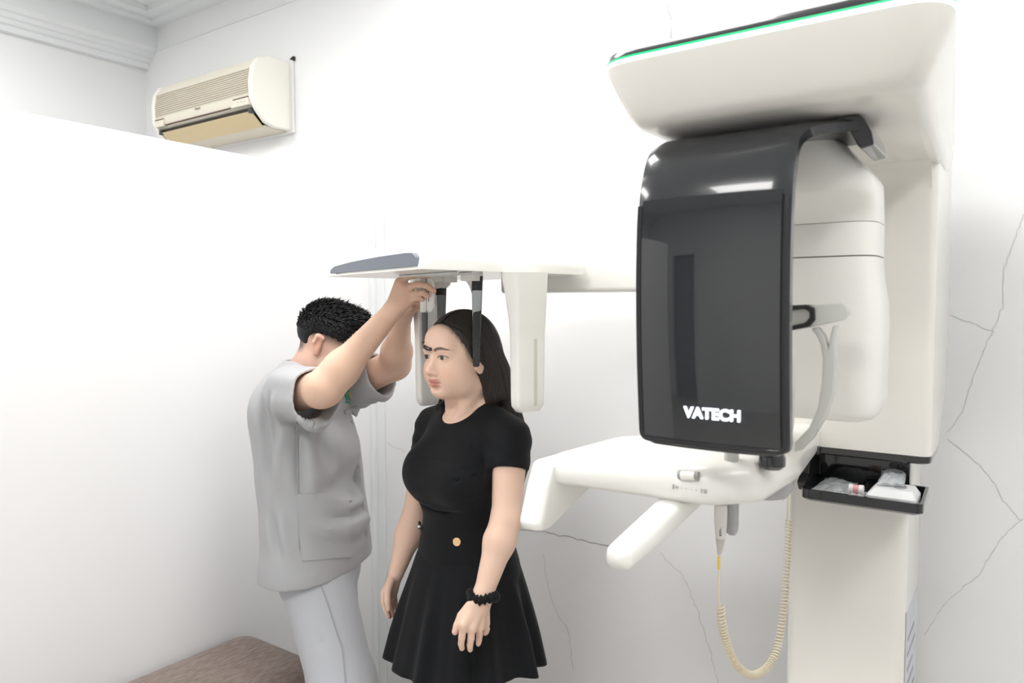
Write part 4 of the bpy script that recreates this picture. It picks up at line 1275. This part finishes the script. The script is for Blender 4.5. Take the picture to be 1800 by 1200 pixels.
hair = raw_obj('hair', FW.out(V), Fc, M_hairb, wm)
hv = V
# loose strands lying over the hair volume, from the parting down to the back
bvh = BVHTree.FromPolygons([Vector(p) for p in V], [tuple(f) for f in Fc.tolist()])
rnd = random.Random(5)
sv, sf = [], []
def strand(pts, r):
    n = len(sv); m_ = len(pts)
    for i, p in enumerate(pts):
        d = (pts[min(i+1, m_-1)] - pts[max(i-1, 0)]).normalized()
        a = d.cross(Vector((.3, .2, 1))).normalized(); b = d.cross(a)
        w = r * (1 - .75 * (i / (m_-1)) ** 3)
        for k in range(3): sv.append(p + w * (math.cos(2*PI*k/3) * a + math.sin(2*PI*k/3) * b))
    for i in range(m_ - 1):
        for k in range(3):
            sf.append((n + i*3 + k, n + i*3 + (k+1) % 3, n + (i+1)*3 + (k+1) % 3, n + (i+1)*3 + k))
for k in range(1500):
    s = rnd.choice((-1, 1, 1))
    pf_ = rnd.uniform(-.09, .062)                          # start along the parting
    st_ = Vector(H.to((.006 + s*.003, pf_, .20)))
    h_ = bvh.ray_cast(st_, Vector((0, 0, -1)))
    if h_[0] is None: continue
    p = h_[0]; pts = []
    ang = math.atan2(.3 + rnd.uniform(-.12, .12) + max(0, pf_) * 7, 1.0)
    vel = Vector((s * math.cos(ang), -math.sin(ang), 0))
    off = rnd.uniform(.0002, .0022)
    for i in range(46):
        hh = bvh.find_nearest(p)
        if hh[0] is None: break
        nr = hh[1]
        if (p - hh[0]).length > .02: break
        pts.append(hh[0] + nr * off)
        down = Vector((0, -.22, -1.0))
        want = down - nr * down.dot(nr)
        vel = vel - nr * vel.dot(nr)
        lw = .10 if i < 6 else .22
        vel = (vel.normalized() * (1 - lw) + want.normalized() * lw * (want.length + .3)).normalized()
        p = hh[0] + vel * .0115
    if len(pts) > 8: strand(pts, rnd.uniform(.0006, .0012))
# fine hair thinning out over the skin at the hairline
hf = hair_field
pv = np.array([v.co for v in body.data.vertices])[:nv_head] + np.array(wm.location) - FW.o
pl_ = np.stack([pv @ FW.l, pv @ FW.f, pv[:, 2]], 1)
ix = np.round((pl_ - hf.lo) / hf.h).astype(int); okk = ((ix >= 0) & (ix < hf.n)).all(1); ix = np.clip(ix, 0, hf.n - 1)
dh = np.where(okk, hf.d[ix[:, 0], ix[:, 1], ix[:, 2]], 1.0)
ql = HW_.back(pl_)
amt = np.clip(1 - dh / .011, 0, 1) ** 1.6 * .8 * (ql[:, 2] > .0)
cc = np.empty(len(body.data.vertices) * 4, np.float32); at_ = body.data.color_attributes['Col']; at_.data.foreach_get('color', cc); cc = cc.reshape(-1, 4)
cc[:nv_head, :3] = cc[:nv_head, :3] * (1 - amt[:, None]) + np.array((.07, .045, .035)) * amt[:, None]
at_.data.foreach_set('color', cc.ravel())
strands = raw_obj('loose_strands', FW.out(np.array([tuple(p) for p in sv])), sf, mat('hair_strand', (.022, .015, .012), .28, spec=.7), hair)
strands['kind'] = 'stuff'
# far-side lock showing beside the neck
g = G()
for k in range(40):
    a = pw(783 + rnd.uniform(-9, 6), 690, -.06); b = pw(781 + rnd.uniform(-10, 8), 706, -.062); c = pw(778 + rnd.uniform(-16, 6), 716 + rnd.uniform(-3, 8), -.065)
    g.tube([Vector(FW.out(x)) for x in (a, (a + b) / 2 + .001, b, c)], lambda q: .0016 * (1 - .7*q), 4)
g.build('loose_lock', M_hairs, hair)['kind'] = 'stuff'
# ================================================================== man in grey scrubs, arms raised to the positioning rods
MT = 2.25
mcn = W(556, 900, MT)
FM = Frame((mcn.x, mcn.y), dirw(20))
mn = thing('person', (mcn.x, mcn.y, 0), 'man with short black hair in grey scrubs reaching up beside the woman', 'person')
SKM = (.74, .50, .375)
def pm(x, y, t): return FM.px(x, y, t)
# head: turned towards the camera a little and tipped down
HM = HeadSpace(pm(578, 613, 2.22), -math.radians(18), math.radians(-20), math.radians(4), 1.0)
NB = pm(540, 655, 2.26)                        # base of the neck
SR = pm(512, 690, 2.09); ER = pm(570, 682, 1.93); WR = pm(688, 549, 1.955)      # near (right) arm
SL = pm(590, 690, 2.42); EL = pm(694, 640, 2.31); WL = pm(706, 563, 2.14)       # far (left) arm

parts = []
P0 = HM.p
F = Field(P0 - (.14, .16, .24), P0 + (.14, .16, .16), .0024)
head_shapes(F, HM, True)
F.cone(HM.to((0, -.03, -.05)), NB, .056, .062, .03)
parts.append(F.mesh(2)); nvh = len(parts[0][0])
# near arm and hand
def ph(x, y, t): return pm(x, y, t - .020)
KN = [ph(703, 497, 1.930), ph(714, 506, 1.922), ph(719, 517, 1.925), ph(719, 528, 1.935)]
FG = [[KN[0], ph(717, 486, 1.922), ph(735, 483, 1.915), ph(752, 486, 1.915)],
      [KN[1], ph(733, 500, 1.908), ph(750, 502, 1.900), ph(762, 511, 1.902)],
      [KN[2], ph(733, 516, 1.905), ph(744, 515, 1.900), ph(752, 520, 1.902)],
      [KN[3], ph(727, 524, 1.918), ph(735, 523, 1.912), ph(742, 526, 1.912)]]
TB = [ph(704, 535, 1.965), ph(714, 532, 1.975), ph(726, 528, 1.975), ph(739, 524, 1.965)]
lo, hi = bounds([SR, ER, WR] + KN + sum(FG, []) + TB, .07)
F = Field(lo, hi, .0024)
F.cone(SR, ER, .056, .045, 0)
m1 = ER + (WR - ER) * .25
F.cone(ER, m1, .043, .0435, .03); F.cone(m1, WR, .0435, .027, .03)
F.cone(ER, pm(560, 692, 1.93), .040, .034, .02)
for kx, r in zip(KN, (.0145, .015, .0145, .0135)): F.cone(WR + (kx - WR) * .15, kx, .020, r, .012)
for pts, r in zip(FG, (.0098, .0100, .0094, .0086)): finger(F, pts, r, r * .76, .004)
finger(F, TB, .0145, .0090, .010)
parts.append(F.mesh(2))
# far arm and hand
KL = [pm(712, 528, 2.07), pm(717, 534, 2.06), pm(720, 541, 2.06), pm(720, 548, 2.07)]
FL = [[KL[0], pm(728, 518, 2.04), pm(745, 514, 2.01), pm(757, 517, 1.995)],
      [KL[1], pm(732, 526, 2.03), pm(748, 524, 2.01), pm(762, 527, 1.995)],
      [KL[2], pm(734, 534, 2.03), pm(748, 531, 2.01), pm(761, 533, 1.995)],
      [KL[3], pm(733, 541, 2.04), pm(745, 538, 2.02), pm(755, 539, 2.005)]]
TL = [pm(704, 553, 2.10), pm(709, 549, 2.05), pm(718, 545, 2.02), pm(726, 541, 2.00)]
lo, hi = bounds([SL, EL, WL] + KL + sum(FL, []) + TL, .07)
F = Field(lo, hi, .0028)
F.cone(SL, EL, .056, .046, 0)
m1 = EL + (WL - EL) * .3
F.cone(EL, m1, .044, .043, .03); F.cone(m1, WL, .043, .027, .03)
for kx in KL: F.cone(WL + (kx - WL) * .15, kx, .020, .014, .012)
for pts in FL: finger(F, pts, .0100, .0075, .006)
finger(F, TL, .0145, .0090, .010)
parts.append(F.mesh(2))
V, Fc = join_parts(parts)
bodym = raw_obj('body', FM.out(V), Fc, M_skin, mn)
col = np.tile(np.array(SKM), (len(V), 1))
q = HM.back(V[:nvh])
hc_ = head_colour(q, (.76, .50, .39), (.50, .22, .18), (.03, .025, .02), True)
# clipped hair shadow round the ears and nape (real hair stubble on the scalp)
ax_ = np.abs(q[:, 0])
stub = smooth01(q[:, 2], .006, .040) * (1 - smooth01(q[:, 1], .045, .058)) + smooth01(-q[:, 1], .050, .075) * smooth01(q[:, 2], -.045, -.015)
stub = np.clip(stub, 0, 1) * (1 - ((ax_ > .079) & (q[:, 2] < .045)))
hc_ = hc_ * (1 - .80 * stub[:, None]) + np.array((.03, .027, .027)) * .80 * stub[:, None]
red = np.exp(-((q[:, 1] + .018) / .02)**2) * (ax_ > .076) * .4
hc_ = hc_ * (1 - red[:, None]) + np.array((.72, .32, .24)) * red[:, None]
col[:nvh] = hc_
for tip in [f_[-1] for f_ in FG + FL] + [TB[-1], TL[-1]] + KN:
    d = np.linalg.norm(V - tip, axis=1); w = np.clip(1 - d / .022, 0, 1)[:, None] * .45
    col = col * (1 - w) + np.array((.70, .36, .26)) * w
colour_attr(bodym, col)
eyes(HM, FM, bodym, mn)

# --- short hair: cap plus many small tufts
F = Field(P0 - (.15, .16, .10), P0 + (.15, .16, .17), .003)
F.ell(HM.to((0, -.014, .050)), np.array((.0785, .099, .086)), 0, 'u', HM.R)
F.ell(HM.to((0, .045, .105)), np.array((.055, .045, .028)), .03, 'u', HM.R)
F.ell(HM.to((0, .105, -.01)), np.array((.085, .085, .080)), .008, 's', HM.R)
for s in (-1, 1): F.ell(HM.to((s*.080, .002, -.004)), np.array((.032, .075, .046)), .010, 's', HM.R)
p_ = HM.to((0, -.05, -.012)); n_ = HM.R @ np.array((0, -.35, -1.0))
F.plane(p_, n_)
V, Fc = F.mesh(2)
hairm = raw_obj('hair', FM.out(V), Fc, M_hairs, mn)
bv = BVHTree.FromPolygons([Vector(p) for p in V], [tuple(f) for f in Fc.tolist()])
rnd = random.Random(11); tv, tf = [], []
Rm = Matrix(HM.R.tolist())
cnt = 0
while cnt < 3200:
    a = rnd.uniform(0, 2*PI); zz = rnd.uniform(-.1, 1); rr = math.sqrt(max(0, 1 - zz*zz))
    dirl = Vector((rr * math.cos(a), rr * math.sin(a), zz))
    cc = Vector(HM.to((0, -.014, .045)))
    h_ = bv.ray_cast(cc + (Rm @ dirl) * .3, -(Rm @ dirl))
    cnt += 1
    if h_[0] is None: continue
    ql = HM.back(np.array(h_[0]))
    if ql[1] > .088 and ql[2] < .075: continue
    top = max(0, min(1, (ql[2] - .05) / .07))
    ln = .007 + .020 * top * rnd.uniform(.6, 1.2)
    nr = h_[1]
    lean = Rm @ Vector((rnd.uniform(-.5, .5), .55 + rnd.uniform(-.5, .5), -.15 if top < .5 else .2))
    lean = lean - nr * lean.dot(nr)
    p0 = h_[0] - nr * .002; p1 = p0 + (nr * .5 + lean * .6).normalized() * ln * .55; p2 = p1 + (nr * .15 + lean).normalized() * ln * .6
    w = rnd.uniform(.0016, .0034)
    d = (p1 - p0).normalized(); s_ = d.cross(nr); s_ = s_.normalized() if s_.length > 1e-4 else Vector((1, 0, 0)); u_ = s_.cross(d)
    n = len(tv)
    for p, ww in ((p0, w), (p1, w * .8)):
        tv += [p + s_*ww, p - s_*ww*.6 + u_*ww*.6, p - s_*ww*.6 - u_*ww*.6]
    tv.append(p2)
    for k in range(3):
        tf.append((n + k, n + (k+1) % 3, n + 3 + (k+1) % 3, n + 3 + k)); tf.append((n + 3 + k, n + 3 + (k+1) % 3, n + 6))
tufts = raw_obj('hair_tufts', FM.out(np.array([tuple(p) for p in tv])), tf, M_hairs, hairm, smooth=False)
tufts['kind'] = 'stuff'

# --- scrub top
M_scrub = mat('scrub_grey', (.45, .455, .47), .8, spec=.2, sheen=.15, bump=(16, .6, 3, (1, 1, .45)))
M_pants = mat('scrub_trousers', (.52, .535, .57), .8, spec=.2, sheen=.15, bump=(12, .6, 3, (1, 1, .4)))
c1 = pm(524, 715, MT); c2 = pm(543, 800, MT); c3 = pm(552, 890, MT); c4 = pm(560, 965, MT)
allp = [c1, c2, c3, c4, SR, ER, SL, EL]
lo, hi = bounds(allp, .24); hi[2] = NB[2] + .06; lo[2] = pm(560, 1010, MT)[2] - .01
F = Field(lo, hi, .0045)
F.ell(c1, (.190, .105, .13), 0)
F.ell(c2, (.185, .138, .17), .08)
F.ell(c3, (.178, .138, .17), .08)
F.ell(c4, (.192, .132, .16), .08)
F.cone(c4 + (-.075, -.008, -.07), c4 + (.075, -.008, -.07), .122, .122, .05)
F.cone(NB - (0, .004, .012), (c1 + NB) / 2, .072, .09, .06)
for S_, k in ((SR, 1), (SL, -1)):
    inner = S_ * .45 + (NB - (0, 0, .06)) * .55
    F.cone(inner, S_, .070, .072, .05)
# drapes: soft folds hanging from the raised shoulder and across the waist
for (xa, ya, ta), (xb, yb, tb), r in (((560, 735, 2.12), (600, 800, 2.10), .006), ((585, 720, 2.16), (612, 830, 2.12), .007), ((600, 705, 2.2), (628, 800, 2.15), .006),
                                       ((540, 745, 2.06), (575, 850, 2.06), .006), ((480, 720, 2.12), (482, 900, 2.12), .006), ((535, 905, 2.06), (610, 940, 2.09), .005),
                                       ((520, 880, 2.05), (560, 935, 2.05), .005), ((605, 900, 2.1), (632, 960, 2.13), .006)):
    F.cone(pm(xa, ya, ta), pm(xb, yb, tb), r, r * .6, .025, 's')
for S_, E_, L_, r0, r1, drop in ((SR, ER, .165, .072, .074, .020), (SL, EL, .195, .072, .072, .010)):
    ax = (E_ - S_) / np.linalg.norm(E_ - S_)
    end = S_ + ax * L_; ctr = np.array([0, 0, -drop])
    def slv(x, y, z, S_=S_, ax=ax, end=end, L_=L_, r0=r0, r1=r1, ctr=ctr):
        px, py, pz = x - S_[0], y - S_[1], z - S_[2]
        t = np.clip(px*ax[0] + py*ax[1] + pz*ax[2], 0, .3); u = np.clip(t / L_, 0, 1)
        dx, dy, dz = px - t*ax[0] - u*ctr[0], py - t*ax[1] - u*ctr[1], pz - t*ax[2] - u*ctr[2]
        dd = np.sqrt(dx*dx + dy*dy + (dz*.92)**2) - (r0 + (r1 - r0) * u + .0025 * np.sin(dz * 70 + dx * 45))
        hollow = np.maximum(dd + .008, (.045 - t))
        cut = (x - end[0])*ax[0] + (y - end[1])*ax[1] + (z - end[2])*ax[2]
        return np.maximum(np.maximum(dd, -hollow), cut)
    F.comb(slv, np.minimum(S_, end) - .11, np.maximum(S_, end) + .11, .012)
# neck opening: V in front, round behind
F.cone(NB + (0, .0, .01), NB + (0, .02, .10), .060, .080, .008, 's')
F.cone(NB + (0, .06, -.01), NB + (0, .14, -.075), .050, .006, .008, 's')
# open the sleeve mouths again where the body fill reaches into them
for S_, E_, L_, r in ((SR, ER, .165, .062), (SL, EL, .195, .058)):
    ax = (E_ - S_) / np.linalg.norm(E_ - S_)
    F.cone(S_ + ax * (L_ - .03) - (0, 0, .014), S_ + ax * (L_ + .06) - (0, 0, .016), r, r, .004, 's')
F.cone(pm(526, 972, 2.045), pm(527, 1012, 2.045), .003, .018, .004, 's')
hz = pm(560, 992, MT)[2]
F.plane((0, 0, hz), (.06, .05, -1))
V, Fc = F.mesh(2)
# folds pressed into the cloth (lines in the sideways-up plane of the near side, and of the chest)
def fold(V, nrm, pa, pb, w, amp, side=None):
    a = np.array([pa[1], pa[2]]); b = np.array([pb[1], pb[2]]); d = b - a; L = np.linalg.norm(d); d /= L; n = np.array([-d[1], d[0]])
    q = np.stack([V[:, 1], V[:, 2]], 1) - a; s_ = q @ d; t_ = q @ n
    env = smooth01(s_, -.02, .05) * (1 - smooth01(s_, L - .07, L + .02)) * (nrm[:, 0] < .25)
    dv = amp * env * (-np.exp(-(t_ / w) ** 2) + .75 * np.exp(-((t_ - 1.9 * w) / (1.3 * w)) ** 2) + .35 * np.exp(-((t_ + 1.9 * w) / (1.3 * w)) ** 2))
    return V + nrm * dv[:, None]
tmp = bpy.data.meshes.new('tmp'); tmp.from_pydata([tuple(p) for p in V], [], Fc.tolist()); tmp.update()
nr_ = np.empty(len(V) * 3, np.float32); tmp.vertices.foreach_get('normal', nr_); nr_ = nr_.reshape(-1, 3)
bpy.data.meshes.remove(tmp)
NT_ = 2.09
for (xa, ya), (xb, yb), w, am in (((558, 735), (622, 860), .016, .010), ((575, 725), (640, 820), .013, .009), ((545, 748), (585, 900), .014, .008), ((528, 742), (535, 870), .012, .006),
                                  ((478, 700), (474, 860), .016, .007), ((500, 690), (492, 800), .012, .006), ((560, 905), (628, 945), .012, .006), ((545, 925), (600, 985), .012, .006),
                                  ((635, 870), (600, 960), .013, .007), ((480, 900), (505, 985), .014, .006), ((590, 820), (560, 880), .014, .006), ((610, 885), (632, 975), .010, .005)):
    V = fold(V, nr_, pm(xa, ya, NT_), pm(xb, yb, NT_), w, am * 2.3)
top = raw_obj('scrub_top', FM.out(V), Fc, M_scrub, mn)
# standing collar band behind the neck
g = G(); rows = []
for k in range(33):
    th = math.radians(-30 + 240 * k / 32 + 180 - 15)
    rr = .068
    ctr = NB + np.array((0, .0, -.004)) + np.array((rr * 1.02 * math.cos(th), rr * math.sin(th), -.020 * math.sin(th) * -1 * 0 + .012 * (-math.sin(th))))
    rows.append([Vector(FM.out(ctr + np.array((dr * math.cos(th), dr * math.sin(th), dz)))) for dr, dz in ((.006, -.028), (.003, .012), (-.001, .014), (-.003, .010), (.0, -.028))])
g.grid(rows, True); g.build('collar', M_scrub, top, sharp=60)

# --- trousers
F = Field((-.26, -.22, 0), (.26, .34, hz + .08), .006)
def pl(x, y, t): return FM.px(x, y, t)
hipR = pl(556, 1005, 2.19); kneeR = pl(603, 1205, 2.10); hipL = pl(570, 1000, 2.33); kneeL = pl(585, 1195, 2.42)
ank = lambda k, dx, dz: np.array([k[0], k[1] + dx, dz])
F.ell((hipR + hipL) / 2 + (0, 0, .02), (.150, .108, .12), 0)
for h_, k_, dx in ((hipR, kneeR, .05), (hipL, kneeL, -.06)):
    F.cone(h_ - (0, 0, .02), k_, .101, .092, .04)
    a_ = ank(k_, dx, .06); F.cone(k_, a_, .092, .080, .03)
F.cone(pl(560, 1025, 2.03), pl(588, 1190, 2.01), .004, .003, .012, 's')
for (xa, ya), (xb, yb) in (((575, 1045), (610, 1020)), ((580, 1075), (618, 1050)), ((540, 1060), (565, 1130))):
    F.cone(pl(xa, ya, 2.03), pl(xb, yb, 2.05), .004, .002, .018, 's')
F.plane((0, 0, .055), (0, 0, -1))
V, Fc = F.mesh(2)
trs = raw_obj('trousers', FM.out(V), Fc, M_pants, mn)
for k_, dx in ((kneeR, .05), (kneeL, -.06)):
    c = ank(k_, dx, .0); rings = []
    for z, s_ in ((0, 1.0), (.02, 1.03), (.045, .92), (.065, .6)):
        rings.append([Vector(FM.out(c + np.array((.05 * s_ * math.cos(2*PI*j/24), .07 + .135 * s_ * math.sin(2*PI*j/24), z)))) for j in range(24)])
    G().loft(rings).build('shoe', mat('shoe_white', (.75, .75, .74), .5), trs, sharp=60)

# --- pockets, seams and the embroidered badge lying on the cloth
def patch(o, px, name, m, par, out=.0022, th=.004, n=10):
    """cloth patch: quad of pixels (4 corners) pressed onto object o"""
    off = Vector(root_of(o).location)
    bvp = BVHTree.FromPolygons([v.co + off for v in o.data.vertices], [tuple(p.vertices) for p in o.data.polygons])
    org = Vector((0, 0, CAM_Z)); rows = []; low = []
    a, b, c, d = [Vector(p) for p in px]
    for i in range(n + 1):
        r = []; l = []
        for j in range(n + 1):
            u, v = i / n, j / n
            p = a*(1-u)*(1-v) + b*u*(1-v) + c*u*v + d*(1-u)*v
            dd = (W(p.x, p.y, 1.0) - org).normalized(); loc, nr, _, _ = bvp.ray_cast(org, dd)
            if loc is None: return None
            r.append(loc + nr * out); l.append(loc - nr * th)
        rows.append(r); low.append(l)
    g = G(); g.grid(rows); g.grid([r[::-1] for r in low])
    # side walls
    top_ = rows[0] + [r[-1] for r in rows[1:]] + rows[-1][::-1][1:] + [r[0] for r in rows[::-1][1:-1]]
    bot_ = low[0] + [r[-1] for r in low[1:]] + low[-1][::-1][1:] + [r[0] for r in low[::-1][1:-1]]
    g.loft([bot_, top_], (False, False))
    return g.build(name, m, par, sharp=50)
patch(top, [(522, 880), (612, 879), (618, 978), (530, 985)], 'hip_pocket', M_scrub, top, .005)
patch(top, [(521, 868), (618, 864), (618, 880), (522, 884)], 'pocket_hem', M_scrub, top, .008)
patch(top, [(520.5, 740), (522, 740), (527, 965), (525, 965)], 'side_seam', mat('scrub_seam', (.38, .385, .40), .85), top, .0012, .003, 14)
patch(top, [(604, 723), (627, 712), (630, 717), (607, 729)], 'chest_pocket_hem', M_scrub, top, .004)
M_seamc = mat('scrub_stitch', (.40, .405, .42), .85)
patch(top, [(522, 884), (618, 880), (618, 881.5), (522, 885.5)], 'stitch_line', M_seamc, top, .0062, .003, 10)
patch(trs, [(563, 1028), (564.8, 1028), (577, 1062), (575, 1062)], 'side_seam', M_seamc, trs, .0012, .003, 6)
patch(trs, [(575, 1062), (577, 1062), (603, 1142), (601, 1142)], 'side_seam', M_seamc, trs, .0012, .003, 10)
patch(trs, [(601, 1142), (603, 1142), (608, 1199), (606, 1199)], 'side_seam', M_seamc, trs, .0012, .003, 10)
patch(trs, [(545, 1005), (547, 1004), (560, 1024), (558, 1026)], 'pocket_edge', M_seamc, trs, .002, .003, 6)
M_bad = mat('badge_green', (.02, .36, .20), .6); M_bady = mat('badge_gold', (.75, .50, .15), .6)
for qd, m in ((([604, 684], [613, 678], [614, 681], [605, 688]), M_bad), (([604, 690], [606, 689], [611, 702], [609, 704]), M_bad), (([608, 688], [614, 683], [615, 686], [609, 692]), M_bad),
              (([614, 690], [617, 688], [618, 697], [616, 699]), M_bady), (([607, 705], [616, 707], [616, 709], [607, 708]), M_bad), (([611, 694], [613, 693], [616, 704], [614, 704]), M_bad)):
    patch(top, [tuple(x) for x in qd], 'badge_stitching', m, top, .0015, .002, 2)
